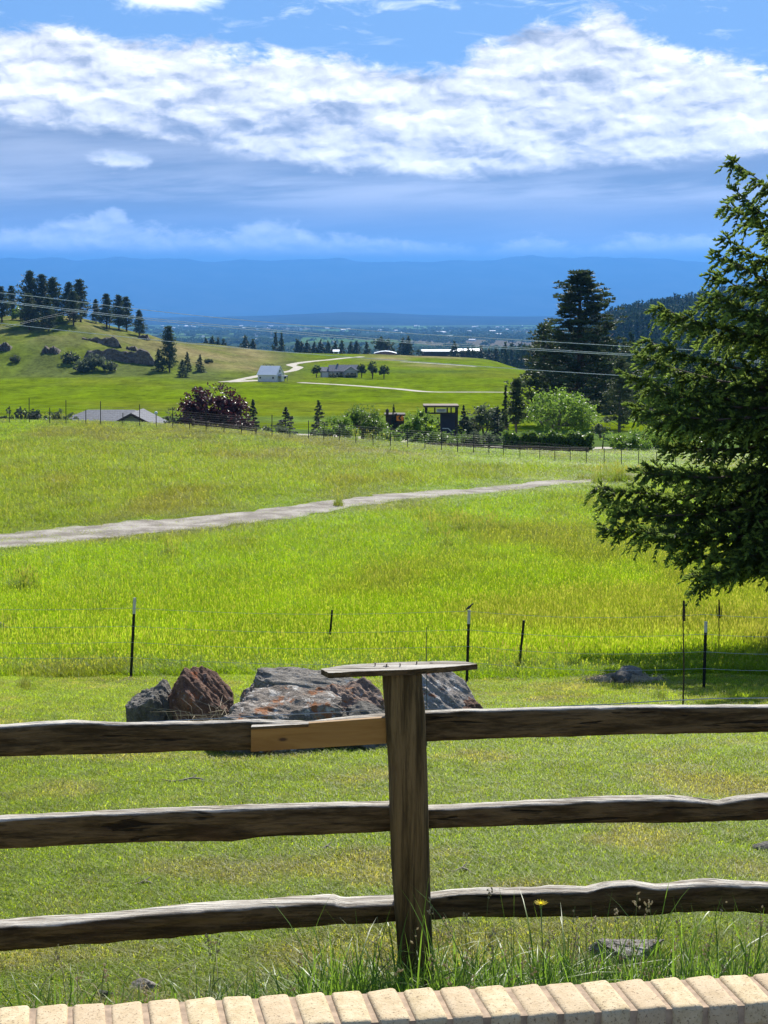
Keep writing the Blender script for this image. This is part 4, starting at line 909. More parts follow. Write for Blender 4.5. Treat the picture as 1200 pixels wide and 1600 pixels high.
# ------------------------------------------------------------------ trees: leaf sprays through a crown, limbs on a tapering trunk
def diamonds(C, D, L, W, rg, cross=1):
    """small leaf faces centred on C along D"""
    C = np.asarray(C, float); n = len(C); D = D/(np.linalg.norm(D, axis=1)[:, None]+1e-9)
    L = np.broadcast_to(L, (n,))[:, None]; W = np.broadcast_to(W, (n,))[:, None]
    R = rg.normal(size=(n, 3)); S = np.cross(D, R); S /= np.linalg.norm(S, axis=1)[:, None]+1e-9
    V = []
    for k in range(cross):
        a = math.pi*k/cross; Sk = S if k == 0 else S*math.cos(a)+np.cross(D, S)*math.sin(a)
        V.append(np.stack([C-D*L/2, C+Sk*W/2-D*L*.05, C+D*L/2, C-Sk*W/2-D*L*.05], 1))
    V = np.stack(V, 1).reshape(-1, 3); return V, np.arange(len(V)).reshape(-1, 4)
def rdir(n, rg):
    d = rg.normal(size=(n, 3)); return d/np.linalg.norm(d, axis=1)[:, None]
m_bark = plain('conifer_bark', (.12, .085, .06), .9, .4, 6); m_bark2 = plain('grey_bark', (.15, .13, .11), .9, .35, 8)
M_PINE = leafy('pine_needles', (.024, .044, .018), (.075, .105, .036), .24, .6, .3)
M_PINE2 = leafy('olive_needles', (.045, .065, .026), (.10, .125, .045), .2, .6, .3)
M_SPRUCE = leafy('blue_spruce_needles', (.020, .036, .030), (.05, .075, .055), .15, .6, .3)
M_BROAD = leafy('green_leaves', (.060, .115, .018), (.15, .235, .030), .34, .45, .4)
M_LIGHT = leafy('light_green_leaves', (.09, .16, .020), (.20, .31, .040), .40, .45, .4)
M_GREY = leafy('grey_green_leaves', (.05, .075, .035), (.12, .15, .075), .3, .55, .3)
M_MAROON = leafy('maroon_leaves', (.030, .010, .014), (.085, .026, .030), .28, .4, .5)
def conifer_mesh(h, r, kind, n, leaf, seed, limb_r=None, t0=.08):
    rg = np.random.default_rng(seed); tr = MB(); tr.tube([(0, 0, -.5), (rg.normal(0, .02)*h, 0, h*.35), (0, rg.normal(0, .015)*h, h*.7), (0, 0, h*.98)], [h*.024, h*.018, h*.010, h*.002], 7)
    C = []; D = []; T = []
    nl = int(34 + h*2.0 + (60 if n > 12000 else 0)) if kind == 'pine' else int(34 + h*1.8)
    lop = rg.random()*6.28
    for k in range(nl):
        t = t0 + (1-t0)*((k+rg.random())/nl)**(.92 if kind == 'pine' else 1.05)
        if kind == 'pine': w_ = (min(1, (t-t0+.06)/.16)**.6)*(1-t)**(.80 if h < 20 else .66)*1.15*(.75+.5*rg.random())+.04
        else: w_ = (1-t)**.82+.03
        a = k*2.4+rg.normal(0, .5); L = r*w_*rg.uniform(.68, 1.15)*(1+.14*math.cos(a-lop)); up = (.30+.5*t if kind == 'pine' else -.22+.55*t) + rg.normal(0, .08)
        b = np.array((0, 0, h*t)); dr = np.array((math.cos(a), math.sin(a), up)); e = b+dr*L; mid = b+dr*L*.5+np.array((0, 0, -.06*L if kind == 'pine' else .03*L))
        if limb_r: tr.tube([b-np.array((0, 0, .3)), mid, e], [limb_r*(1.1-t), limb_r*.6*(1.1-t), limb_r*.15], 5)
        m_ = max(3, int(n/nl*(.35+w_)))
        if kind == 'pine':
            nc = max(3, int(3+7*w_)); per = max(3, m_//nc)
            for _ in range(nc):
                u = rg.uniform(.16, 1.0)**.75; c = b+(e-b)*u+rg.normal(0, .10*L+.15*leaf, 3)*np.array((1, 1, .55)); dd = rdir(per, rg); dd[:, 2] = np.abs(dd[:, 2])*.8+.1; rad = leaf*1.15*(.7+.6*rg.random(per))
                C.append(c+dd*rad[:, None]*np.array((1, 1, .7))); D.append(dd); T.append(np.full(per, rg.random()*.75)+rg.random(per)*.25)
        else:
            u = rg.random(m_)**.52; sd = rg.normal(0, .24, m_)*L*(1.1-u*.6); per_ = np.array((-math.sin(a), math.cos(a), 0)); q = b+(e-b)*u[:, None]+per_*sd[:, None]; q[:, 2] -= np.abs(sd)*.45 + .12*L*u*u - .06*L*u**4 + rg.random(m_)*leaf*.5
            C.append(q); dd = np.array((math.cos(a), math.sin(a), -.35))+rdir(m_, rg)*.7; D.append(dd); T.append(np.clip(.15+.45*u+rg.normal(0, .22, m_), 0, 1))
    q = rdir(10, rg)*leaf*.5; q[:, 2] = np.abs(q[:, 2])*1.2; C.append(np.array((0, 0, h*.98))+q); D.append(q); T.append(rg.random(10))
    C, D, T = np.concatenate(C), np.concatenate(D), np.concatenate(T)
    V, Fs = diamonds(C, D, leaf*(.8+.6*rg.random(len(C))), leaf*(.34+.25*rg.random(len(C))), rg, 1)
    return tr.mesh('trunk', True), qmesh('crown', V, Fs, False, np.repeat(T, 4))
def broad_mesh(w, h, n, leaf, seed, base=.12, stems=3, lobes=26, squash=.5, top=1.0):
    rg = np.random.default_rng(seed); tr = MB(); C = []; D = []; T = []
    for k in range(stems):
        a = k*2.1+rg.random(); tr.tube([(0, 0, -.3), (math.cos(a)*w*.06, math.sin(a)*w*.06, h*.3), (math.cos(a)*w*.22, math.sin(a)*w*.22, h*.72)], [h*.028, h*.02, h*.006], 6)
    for k in range(lobes):
        d = rdir(1, rg)[0]; d[2] = abs(d[2])*1.25-(.35 if base > .02 else .75); d /= np.linalg.norm(d); u = rg.uniform(.45, .95)
        c = np.array((d[0]*w/2*u, d[1]*w/2*u, h*(base+(1-base)*.46)+d[2]*h*(1-base)*.5*u*top)); rad = w*rg.uniform(.10, .20)*(1.05-.25*u)
        m_ = n//lobes; dd = rdir(m_, rg); rr = rad*rg.random(m_)**.45; q = c+dd*rr[:, None]*np.array((1, 1, .8)); q[:, 2] = np.maximum(q[:, 2], .05)
        C.append(q); nd = dd+rdir(m_, rg)*.8; nd[:, 2] -= .2; D.append(nd); T.append(np.clip(rg.random()*.5+rg.random(m_)*.5, 0, 1))
        tr.tube([(d[0]*w*.1, d[1]*w*.1, h*.35), tuple(c)], [h*.010, h*.002], 4)
    for _ in range(int(lobes*1.2)):                     # stray twigs past the outline
        d = rdir(1, rg)[0]; d[2] = abs(d[2])*1.1-.15; c = np.array((d[0]*w/2, d[1]*w/2, h*(base+(1-base)*.46)+d[2]*h*(1-base)*.53)); m_ = 9; q = c*1.0+np.outer(np.linspace(-.5, .9, m_), d)*w*.07+rg.normal(0, leaf*.3, (m_, 3)); C.append(q); D.append(rdir(m_, rg)); T.append(.4+.6*rg.random(m_))
    C, D, T = np.concatenate(C), np.concatenate(D), np.concatenate(T)
    V, Fs = diamonds(C, D, leaf*(.7+.6*rg.random(len(C))), leaf*(.5+.25*rg.random(len(C))), rg, 1)
    return tr.mesh('trunk', True), qmesh('crown', V, Fs, False, np.repeat(T, 4))
_cache = {}
def tree(name, meshes, loc, label, cat, group=None, rz=0, scale=1, mats=(None, None)):
    root = thing(name, label, cat, loc, rz, group); root.scale = scale if hasattr(scale, '__len__') else (scale,)*3
    for nm, me, mt in zip(('trunk', 'crown'), meshes, mats):
        o = link(nm, me, mt, root)
        if len(me.materials) == 0: me.materials.append(mt)
        if me.materials[0] is not mt and mt is not None: o.material_slots[0].link = 'OBJECT'; o.material_slots[0].material = mt
    return root
def px_tree(name, px, ptop, pbase, meshes, mh, mats, label, cat, group=None, Y=None, sx=1.0, rz=None, sink=0):
    b = G(px, pbase, 100) if Y is None else at(px, Y); zt = Sl(ptop)*b[1]; s = (zt-b[2])/mh
    return tree(name, meshes, b-np.array((0, 0, sink)), label, cat, group, rz if rz is not None else (px*1.7) % 6.28, (s*sx, s*sx, s), mats)

# the near fir on the right: limbs, side twigs, and a shoot of needles on every twig
def near_fir():
    rg = np.random.default_rng(21); Yt = 26.0; base = at(1330, Yt); H = 10.0
    root = thing('fir_tree', 'large dark fir with pale new tips leaning into the meadow from the right', 'tree', base)
    tr = MB(); tr.tube([(0, 0, -.4), (0, 0, 2), (.05, 0, 5), (0, .05, 8), (0, 0, H)], [.24, .20, .145, .085, .012], 12); tr.build('trunk', m_bark, root, True)
    limbs = []
    def limb_to(px, py, Yo, z_drop):                   # a limb whose tip shows at (px, py)
        tip = P(px, py, Yt+Yo)-base; L = math.hypot(tip[0], tip[1]); limbs.append((math.atan2(tip[1], tip[0]), L, tip[2]+z_drop*L, tip[2]))
    for px, py, Yo, dz in ((1144, 252, -.3, -.45), (1133, 318, .3, -.45), (1150, 300, -.6, -.5), (1118, 396, -.4, -.3), (1130, 372, .7, -.35), (1108, 430, .3, -.2), (1122, 462, -.8, -.25), (1096, 470, 0, -.15), (1024, 482, -.2, -.12), (1046, 500, .9, -.1), (1010, 536, .5, -.12), (1000, 560, -.6, -.1), (980, 590, 0, -.06), (1018, 612, -.9, -.02),
        (992, 640, .4, .05), (1030, 664, -.7, .1), (1010, 648, -1.3, .1), (1038, 700, -.4, .15), (1010, 735, .5, .12), (1000, 742, -.9, .12), (930, 765, -.2, .10), (946, 790, .5, .15), (966, 808, -.5, .2), (940, 832, -.1, .22), (1010, 838, -1.2, .2), (1048, 858, -.8, .3), (1060, 880, -.3, .4), (1090, 918, -.5, .5), (1080, 905, .2, .45), (1118, 900, -1.0, .5), (1150, 880, -1.2, .45), (1175, 850, -1.3, .4)):
        limb_to(px, py, Yo, dz)
    for k in range(360):
        t = (k+.5)/360; z = 2.3+(H-2.5)*t; a = k*2.39996+rg.normal(0, .3)
        prof = 3.2*(1-t)**.72*(.6+.4*min(1, (t+.06)/.2)); L = prof*rg.uniform(.45, .98)+.12; limbs.append((a, L, z, z+L*(-.30+.65*t+rg.normal(0, .16))))
    C, D, T, LW = [], [], [], []; twig = MB()
    for (a, L, zb, zt) in limbs:
        dirh = np.array((math.cos(a), math.sin(a), 0)); per_ = np.array((-math.sin(a), math.cos(a), 0)); sag = .07*L
        def pt(t): return dirh*L*t + np.array((0, 0, zb+(zt-zb)*t - sag*math.sin(math.pi*t) + .05*L*max(0, t-.75)))
        twig.tube([pt(t) for t in np.linspace(0, 1, 7)], list(np.linspace(.012+.011*L, .003, 7)), 5)
        k = 0; t = .10
        while t < 1.0:
            for sd in (-1, 1):
                l = (.16+.26*L*.36*(1-t)**.7+.10)*rg.uniform(.6, 1.25); b = pt(t)
                fw = rg.uniform(.45, .85); d = dirh*fw+per_*sd*(1-fw*.45)*rg.uniform(.3, 1)+np.array((0, 0, rg.normal(-.08, .55))); d /= np.linalg.norm(d); droop = rg.uniform(.05, .5)*l
                m_ = max(3, int(l/.036)); u = (np.arange(m_)+.6)/m_
                pos = b+np.outer(u*l, d); pos[:, 2] -= droop*u*u
                if rg.random() < .45: twig.tube([b, b+d*l*.5-np.array((0, 0, droop*.25)), b+d*l-np.array((0, 0, droop))], [.005, .004, .002], 3)
                for s2 in (-1, 1):
                    dd = d*.75+np.cross(d, (0, 0, 1.))*s2*.75+rg.normal(0, .28, (m_, 3)); dd[:, 2] += rg.uniform(-.55, .5); sl_ = (.06+.06*rg.random(m_))*(1.15-.4*u)
                    dd /= np.linalg.norm(dd, axis=1)[:, None]; C.append(pos+dd*sl_[:, None]*.5); D.append(dd); LW.append(sl_)
                    T.append(np.where((u > .58) & (rg.random(m_) < .7*(t > .3)), .97, np.clip(.2+.45*rg.random(m_)+.15*u, 0, .84)))
                C.append(pos[-1:]+d*.03); D.append(d[None]); LW.append(np.array([.09])); T.append(np.array([.97 if rg.random() < .7 else .6]))
            t += .075/max(L, .6)
        e = pt(1.0); C.append((e+dirh*.04)[None]); D.append((dirh+np.array((0, 0, .3)))[None]); LW.append(np.array([.11])); T.append(np.array([.97]))
    C, D, T, LW = map(np.concatenate, (C, D, T, LW)); keepx = (C[:, 0] < .9) | (rg.random(len(C)) < .35); C, D, T, LW = C[keepx], D[keepx], T[keepx], LW[keepx]
    V, Fs = diamonds(C, D, LW*1.3, LW*.47, rg, 2)
    twig.build('branches', m_bark, root, True)
    link('needles', qmesh('needles', V, Fs, False, np.repeat(T, 8)), leafy('fir_needles', (.026, .050, .015), (.085, .125, .035), .34, .62, .2, tip=(.27, .37, .07)), root)
near_fir()

# the tall pine right of the field, with the shrubs and conifers of the garden
big = conifer_mesh(25, 6.6, 'pine', 30000, .44, 31, limb_r=.12, t0=.07)
px_tree('ponderosa_pine', 903, 425, 690, big, 25.3, (m_bark, M_PINE), 'tallest pine behind the garden, dark with its bare trunk showing through', 'tree', None, Y=205, sx=1.42)
px_tree('pine_tree', 848, 508, 690, conifer_mesh(14, 3.8, 'pine', 4200, .5, 35, limb_r=.07), 14.2, (m_bark, M_PINE), 'shorter dark pine leaning against the left side of the tallest pine', 'tree', None, Y=214, sx=1.1)
px_tree('pine_tree', 967, 560, 694, conifer_mesh(11, 3.3, 'pine', 6500, .36, 37, limb_r=.06, t0=.12), 11.2, (m_bark2, M_PINE2), 'olive grey pine with a wide hazy crown right of the tallest pine', 'tree', None, Y=176, sx=.95)
px_tree('pine_tree', 1012, 574, 690, conifer_mesh(11, 3.3, 'pine', 4500, .4, 38, limb_r=.06, t0=.06), 11.2, (m_bark2, M_PINE), 'dark pine between the olive grey pine and the near fir', 'tree', None, Y=188, sx=1.05)
px_tree('pine_tree', 806, 594, 704, conifer_mesh(8, 1.9, 'pine', 3600, .32, 39, limb_r=.05, t0=.30), 8.1, (m_bark2, M_PINE), 'narrow dark pine with a bare lower trunk by the clipped hedge', 'tree', None, Y=150)
px_tree('pine_tree', 789, 602, 704, conifer_mesh(7.4, .8, 'spruce', 900, .36, 40, t0=.35), 7.5, (m_bark2, M_PINE), 'slim dark conifer touching the narrow pine by the hedge', 'tree', None, Y=152)
px_tree('round_tree', 872, 603, 694, broad_mesh(8.6, 6.6, 6500, .30, 41, base=.04, lobes=46), 6.75, (m_bark2, M_LIGHT), 'wide bright green broadleaf tree rising behind the clipped hedge', 'tree', None, Y=152, sx=1.02)
px_tree('young_tree', 941, 652, 706, broad_mesh(2.9, 4.2, 900, .22, 43, base=.3, stems=1, lobes=14), 4.3, (m_bark2, M_GREY), 'thin young tree with a slender stem beside the white gravel', 'tree', None, Y=140)
px_tree('maroon_tree', 333, 600, 686, broad_mesh(7.0, 5.6, 11000, .32, 45, base=.0, lobes=70), 5.7, (m_bark2, M_MAROON), 'rounded dark maroon leaved tree behind the crest of the meadow', 'tree', None, Y=150, sx=1.05)
px_tree('maroon_shrub', 377, 644, 686, broad_mesh(3.2, 2.8, 1300, .28, 46, base=.0, lobes=16), 2.85, (m_bark2, M_MAROON), 'low maroon shrub at the right foot of the maroon tree', 'shrub', None, Y=146)
px_tree('maroon_shrub', 291, 652, 684, broad_mesh(2.6, 2.2, 900, .26, 47, base=.0, lobes=14), 2.25, (m_bark2, M_MAROON), 'small dark purple shrub at the left foot of the maroon tree', 'shrub', None, Y=146)
px_tree('green_shrub', 270, 637, 684, broad_mesh(2.3, 2.9, 1000, .2, 48, base=.0, lobes=14), 2.95, (m_bark2, M_GREY), 'grey green shrub left of the maroon tree', 'shrub', None, Y=148)
sp = [conifer_mesh(4.5, 1.6, 'spruce', 2600, .27, 50+i, t0=.01) for i in range(3)]; spx = conifer_mesh(5, 1.7, 'spruce', 1100, .36, 55, limb_r=.05, t0=.04)
for px, pt_, Y, ms, sx, lab, mt in ((396, 624, 152, sp[0], .85, 'slim spruce beside the right edge of the maroon tree', M_SPRUCE), (447, 636, 165, sp[1], 1.5, 'short broad blue spruce above the pale driveway', M_SPRUCE), (498, 626, 163, spx, 1.0, 'ragged spruce with bare gaps right of the broad blue spruce', M_SPRUCE),
        (615, 632, 170, sp[2], .55, 'narrow dark spruce beside the chevron sign', M_SPRUCE), (684, 652, 160, sp[0], .95, 'small dark conifer in front of the roadside pavilion posts', M_PINE), (724, 633, 164, sp[1], .85, 'dark spruce at the right side of the roadside pavilion', M_SPRUCE), (777, 634, 160, sp[2], 1.05, 'spruce with silvery boughs left of the narrow pine', M_SPRUCE)):
    px_tree('spruce_tree', px, pt_, 690, ms, 4.6 if ms is not spx else 5.1, (m_bark, mt), lab, 'tree', 'small spruces in the garden', Y=Y, sx=sx)
for px, pt_, Y, w_, h_, n, mt, lab in ((566, 631, 150, 4.7, 4.6, 5200, M_BROAD, 'big rounded green bush left of the chevron sign'), (531, 650, 140, 3.6, 2.9, 1700, M_LIGHT, 'pale green bush in front of the big rounded bush'), (656, 637, 148, 2.9, 3.9, 3200, M_LIGHT, 'upright bright green bush left of the roadside pavilion'), (612, 664, 140, 2.2, 2.4, 1300, M_LIGHT, 'low light bush between the two largest green bushes'),
        (757, 631, 166, 3.6, 3.6, 2000, M_GREY, 'grey green rounded bush between two spruces'), (505, 671, 138, 2.4, 1.5, 700, M_GREY, 'low leafy shrub right of the pale driveway gap'), (710, 675, 138, 4.6, 1.7, 1500, M_BROAD, 'low spreading shrub below the roadside pavilion'), (672, 672, 138, 3.0, 1.8, 1000, M_BROAD, 'low shrub at the foot of the upright bright bush'), (752, 677, 138, 3.6, 1.5, 1100, M_GREY, 'low flowering shrub left of the white gravel patch'),
        (983, 672, 135, 4.0, 1.9, 1500, M_LIGHT, 'yellow green spreading shrub right of the white gravel'), (1026, 668, 137, 4.4, 2.1, 1600, M_LIGHT, 'yellow green shrub partly behind the near fir'), (1075, 664, 139, 4.4, 2.3, 1500, M_BROAD, 'shrub seen through the near fir boughs'), (430, 664, 141, 2.2, 1.2, 500, M_GREY, 'scrubby low shrub at the crest below the broad spruce'), (596, 676, 134, 3.2, 1.3, 900, M_BROAD, 'low shrub under the big rounded bush by the fence'), (396, 668, 139, 2.2, 1.2, 500, M_GREY, 'scrubby low growth at the right foot of the maroon shrub'),
        (33, 639, 140, 3.1, 1.4, 1000, M_SPRUCE, 'low dark bush beyond the crest at the far left'), (96, 640, 150, 1.9, 1.6, 500, M_GREY, 'small brownish bush left of the grey roof')):
    px_tree('bush', px, pt_, 690, broad_mesh(w_*1.3, h_, int(n*1.8), .25, int(px)+7, base=.0, lobes=max(12, n//90), top=1.0), h_*1.03, (m_bark2, mt), lab, 'bush', 'bushes in the garden beyond the crest', Y=Y)
# clipped hedge
hd = thing('clipped_hedge', 'long clipped green hedge with a flat top in front of the round tree', 'hedge', at(856, 134)); HB = np.array(hd.location); rg = np.random.default_rng(60)
n = 5200; A, B = at(786, 134), at(926, 134); u = rg.random(n); hgt = 1.55+.18*np.sin(u*26)+.12*np.sin(u*61); f_ = rg.random(n)
face = rg.integers(0, 3, n); yy_ = np.where(face == 0, -.7, np.where(face == 1, rg.uniform(-.7, .7, n), .7))+rg.normal(0, .08, n); zz_ = np.where(face == 1, hgt, hgt*f_**.8)+rg.normal(0, .07, n)
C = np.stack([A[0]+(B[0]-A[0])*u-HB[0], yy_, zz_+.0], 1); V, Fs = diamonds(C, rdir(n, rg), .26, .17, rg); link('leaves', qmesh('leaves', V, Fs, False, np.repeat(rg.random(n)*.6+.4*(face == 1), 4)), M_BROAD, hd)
core = MB(); core.box(((A[0]+B[0])/2-HB[0], .05, .65), (B[0]-A[0]-.3, 1.1, 1.4)); core.build('twigs', plain('hedge_twigs', (.03, .04, .018), .9), hd)

# pines on the left hill
PV = [conifer_mesh(18, 4.6, 'pine', 4200, .80, 70+i, limb_r=.12, t0=.08) for i in range(4)]; SV = [conifer_mesh(12, 4.4, 'spruce', 1800, .9, 80+i, t0=.02) for i in range(3)]
HG_ = 'pines standing along the top of the left hill'
hill = [(3, 448, 502, 1.0, 'pine at the far left edge on the hilltop'), (19, 447, 499, .85, 'second pine from the left edge on the hilltop'), (49, 424, 505, .95, 'tallest pine of the hilltop, narrow and dark'), (67, 429, 502, .95, 'dark pine just right of the tallest hilltop pine'), (84, 434, 503, 1.05, 'broad pine forming the right side of the tall hilltop cluster'), (46, 459, 517, 1.1, 'lighter green pine in front of the tallest hilltop pine'), (76, 462, 520, 1.0, 'low pine in front of the tall hilltop cluster'),
        (109, 441, 500, .9, 'slender pine at the left of the middle hilltop pair'), (126, 437, 503, 1.05, 'large reddish pine at the right of the middle hilltop pair'), (115, 455, 509, .95, 'pine standing in front of the middle hilltop pair'), (150, 468, 506, .9, 'small dark pine on the ridge between two hilltop groups'), (167, 459, 513, .95, 'first pine of the three at the right end of the hilltop'), (186, 461, 516, .9, 'second pine of the three at the right end of the hilltop'), (198, 464, 517, .95, 'third pine of the three at the right end of the hilltop'), (218, 485, 526, 1.0, 'lone pine lowest on the ridge at the right end of the hilltop')]
for i, (px, a, b, sx, lab) in enumerate(hill): px_tree('pine_tree', px, a, b, PV[i % 4], 18.5, (m_bark, M_PINE2 if 'lighter' in lab else M_PINE), lab, 'tree', HG_, sx=sx*1.15)
for i, (px, a, b, sx, kind, lab) in enumerate(((265, 510, 582, .75, 'p', 'tall pine with a gap in its crown at the foot of the hill'), (248, 545, 581, .9, 's', 'dark conifer touching the left side of the tall foot pine'), (285, 562, 590, 1.0, 's', 'rounded conifer lowest on the hill foot'), (293, 550, 580, .8, 's', 'dark conifer behind the rounded hill foot conifer'), (313, 554, 580, .95, 's', 'separate conifer right of the hill foot group'))):
    px_tree('conifer', px, a, b, PV[1] if kind == 'p' else SV[i % 3], 18.5 if kind == 'p' else 12.3, (m_bark, M_PINE), lab, 'tree', 'conifers at the foot of the left hill', sx=sx*1.25)
SB = [broad_mesh(6.6, 4.9, 2200, .62, 90+i, base=.0, lobes=34) for i in range(3)]
for i, (px, a, b, sx, mt, lab) in enumerate(((110, 549, 568, 1.1, M_PINE2, 'dark rounded shrub left of the hill outcrop'), (131, 562, 582, 1.2, M_GREY, 'pale leaved shrub below the left part of the outcrop'), (147, 553, 576, 1.2, M_GREY, 'pale leaved shrub touching the outcrop face'), (171, 563, 581, 1.1, M_GREY, 'silvery shrub below the middle of the outcrop'), (326, 560, 568, 1.3, M_PINE2, 'low dark bush right of the hill foot conifers'), (88, 488, 506, 1.1, M_LIGHT, 'yellow green bush between two hilltop groups'), (32, 478, 500, 1.0, M_LIGHT, 'yellow green bush under the left hilltop pines'), (66, 487, 503, 1.3, M_LIGHT, 'light bush at the foot of the tall hilltop cluster'), (24, 555, 567, 1.2, M_PINE2, 'dark shrub low on the hill at the left edge'))):
    px_tree('shrub', px, a, b, SB[i % 3], 5.1, (m_bark2, mt), lab, 'shrub', 'shrubs scattered on the left hill', sx=sx)
# trees at the house
SVR = [broad_mesh(7.0, 9, 1500, .75, 95+i, base=.03, lobes=26) for i in range(2)]
for i, (px, a, b, sx, lab) in enumerate(((494.5, 569, 590, 1.0, 'rounded dark tree left of the grey house'), (565, 567, 590.5, .85, 'dark conifer touching the right end of the grey house'), (582, 563, 592, .8, 'tallest of the three dark trees right of the grey house'), (600, 569, 592.5, .95, 'rightmost dark tree beside the grey house'))):
    px_tree('dark_tree', px, a, b, SVR[i % 2], 9.3, (m_bark, M_PINE), lab, 'tree', 'dark trees round the grey house', sx=sx*.95)
# row of trees just over the rise
ROWP = [(322, 529, 546, 's'), (332, 527, 546, 's'), (341, 529, 547, 's'), (350, 531, 548, 's'), (384, 526, 549, 's'), (396, 531, 550, 's'), (431, 519, 551, 'n'), (440, 521, 551, 'n'), (465, 531, 553, 's'), (472, 535, 553, 's'), (480, 533, 553, 's'), (491, 535, 554, 's'), (501, 532, 554, 's'), (513, 534, 554, 's'), (524, 534, 554, 's'), (534, 533, 555, 's'), (548, 535, 555, 's'), (557, 533, 555, 's'), (573, 534, 555, 's'), (594, 527, 552, 'b'), (603, 529, 552, 'b'), (629, 529, 557, 's'), (638, 526, 557, 's'), (655, 546, 557, 'b'), (710, 534, 560, 's'), (728, 544, 560, 'b'), (741, 545, 561, 'b'), (752, 541, 562, 's'), (764, 545, 564, 's'), (775, 543, 566, 's')]
RS = [conifer_mesh(14, 5.4, 'spruce', 800, 1.7, 120+i, t0=.03) for i in range(3)]; RB = [broad_mesh(11, 11, 500, 1.4, 130+i, base=.1, lobes=14) for i in range(2)]
for i, (px, a, b, k) in enumerate(ROWP):
    Yr = 1010 if px < 570 else 955; g_ = at(px, Yr); ht = Sl(a)*Yr-g_[2]
    lab = {'s': 'dark conifer in the shelter row beyond the rise of the far field', 'n': 'pair of tall narrow poplars in the shelter row', 'b': 'broad dark tree beyond the rise near the white roofed barn'}[k]
    tree('row_tree', RB[i % 2] if k == 'b' else RS[i % 3], g_, lab, 'tree', {'s': 'conifers in the shelter row', 'n': 'poplars in the shelter row', 'b': 'broad trees near the white roofed barn'}[k], i*1.3, ((ht/14.2*(.6 if k == 'n' else 1.15 if k == 's' else 1.25)),)*2+(ht/(14.2 if k != 'b' else 11.2),), (m_bark, M_PINE))

# ------------------------------------------------------------------ forest on the right hill and the woods of the valley
def low_set(name, k, fn):
    cl = bpy.data.collections.new(name)
    for i in range(k):
        me = fn(i); cl.objects.link(bpy.data.objects.new(name, me))
    return cl
def fcon(i):
    t, c = conifer_mesh(16, 3.3, 'spruce', 130, 2.3, 200+i, t0=.02); c.materials.append(M_FOR); return c
M_FOR = leafy('forest_needles', (.020, .046, .018), (.048, .085, .030), .15, .7, .15)
fset = low_set('forest_conifer', 4, fcon); rg = np.random.default_rng(77)
n = 15000; Yf = (900**.5+rg.random(n)*(2700**.5-900**.5))**2; pxf = 690+rg.random(n)*800; xf = (pxf-600)/2320*Yf
zf = hz(xf, Yf); dens = sstep(pxf, 715+60*(Yf < 1100), 850)*(1-.96*((Yf > 930) & (Yf < 1290) & (pxf > 925+16*fbm(Yf/60, Yf*0, 5, 2)) & (pxf < 1035)))
lowv = sstep(zf, -84, -62); dens = dens*np.maximum(lowv, .06)*(fbm(xf/70, Yf/70, 79, 3) > .32)
k = rg.random(n) < dens; xf, Yf, zf = xf[k], Yf[k], zf[k]; s = rg.uniform(.6, 1.25, len(xf))*np.where(Yf < 1250, .8, 1)
scatter('forest', np.stack([xf, Yf, zf-.4], 1), slope_rot(xf, Yf, rg), np.stack([s*1.05, s*1.05, s*rg.uniform(.85, 1.25, len(xf))], 1), rg.integers(0, 4, len(xf)), np.ones((len(xf), 3)), fset, 'dark conifer forest covering the hill at the right', 'forest')
def ncon(i):
    t, c = conifer_mesh(16, 4.6, 'spruce', 900, 1.2, 220+i, t0=.02); c.materials.append(M_FOR); return c
nset = low_set('slope_conifer', 3, ncon); n = 3600; Yn = rg.uniform(265, 900, n); pxn = rg.uniform(840, 1500, n); xn = (pxn-600)/2320*Yn
k = (pxn > 860+90*(fbm(Yn/90, Yn*0, 6, 2)-.3)) & (rg.random(n) < .42) & ~((pxn > 940) & (pxn < 1030) & (Yn > 860)); xn, Yn = xn[k], Yn[k]; s = rg.uniform(.55, .95, len(xn))*np.where(Yn < 420, .72, 1)
scatter('slope_forest', np.stack([xn, Yn, hz(xn, Yn)-.4], 1), slope_rot(xn, Yn, rg), np.stack([s, s, s*rg.uniform(.85, 1.2, len(xn))], 1), rg.integers(0, 3, len(xn)), np.ones((len(xn), 3)), nset, 'dark conifers filling the slope behind the tallest pine', 'forest')
def fwood(i):
    t, c = broad_mesh(16, 9, 150, 3.2, 240+i, base=0, lobes=9); c.materials.append(M_WOOD); return c
M_WOOD = leafy('valley_leaves', (.028, .058, .020), (.075, .125, .035), .2, .7, .15)
wset = low_set('valley_wood', 4, fwood)
n = 26000; Yv = 1/(1/9500+rg.random(n)*(1/1250-1/9500)); pxv = 120+rg.random(n)*900; xv = (pxv-600)/2320*Yv
cl_ = fbm(xv/420, Yv/600, 81, 4); k = (cl_ > .49+.03*(Yv < 2600)) | (rg.random(n) < .05); k &= (pxv < 880) ; xv, Yv = xv[k], Yv[k]; zv = hz(xv, Yv); s = rg.uniform(.6, 1.5, len(xv)); k2 = zv < -40; xv, Yv, zv, s = xv[k2], Yv[k2], zv[k2], s[k2]
scatter('valley_woods', np.stack([xv, Yv, zv-.5], 1), slope_rot(xv, Yv, rg), np.stack([s*1.15, s*1.15, s], 1), rg.integers(0, 4, len(xv)), np.ones((len(xv), 3)), wset, 'belts of trees spread over the valley floor', 'woods')
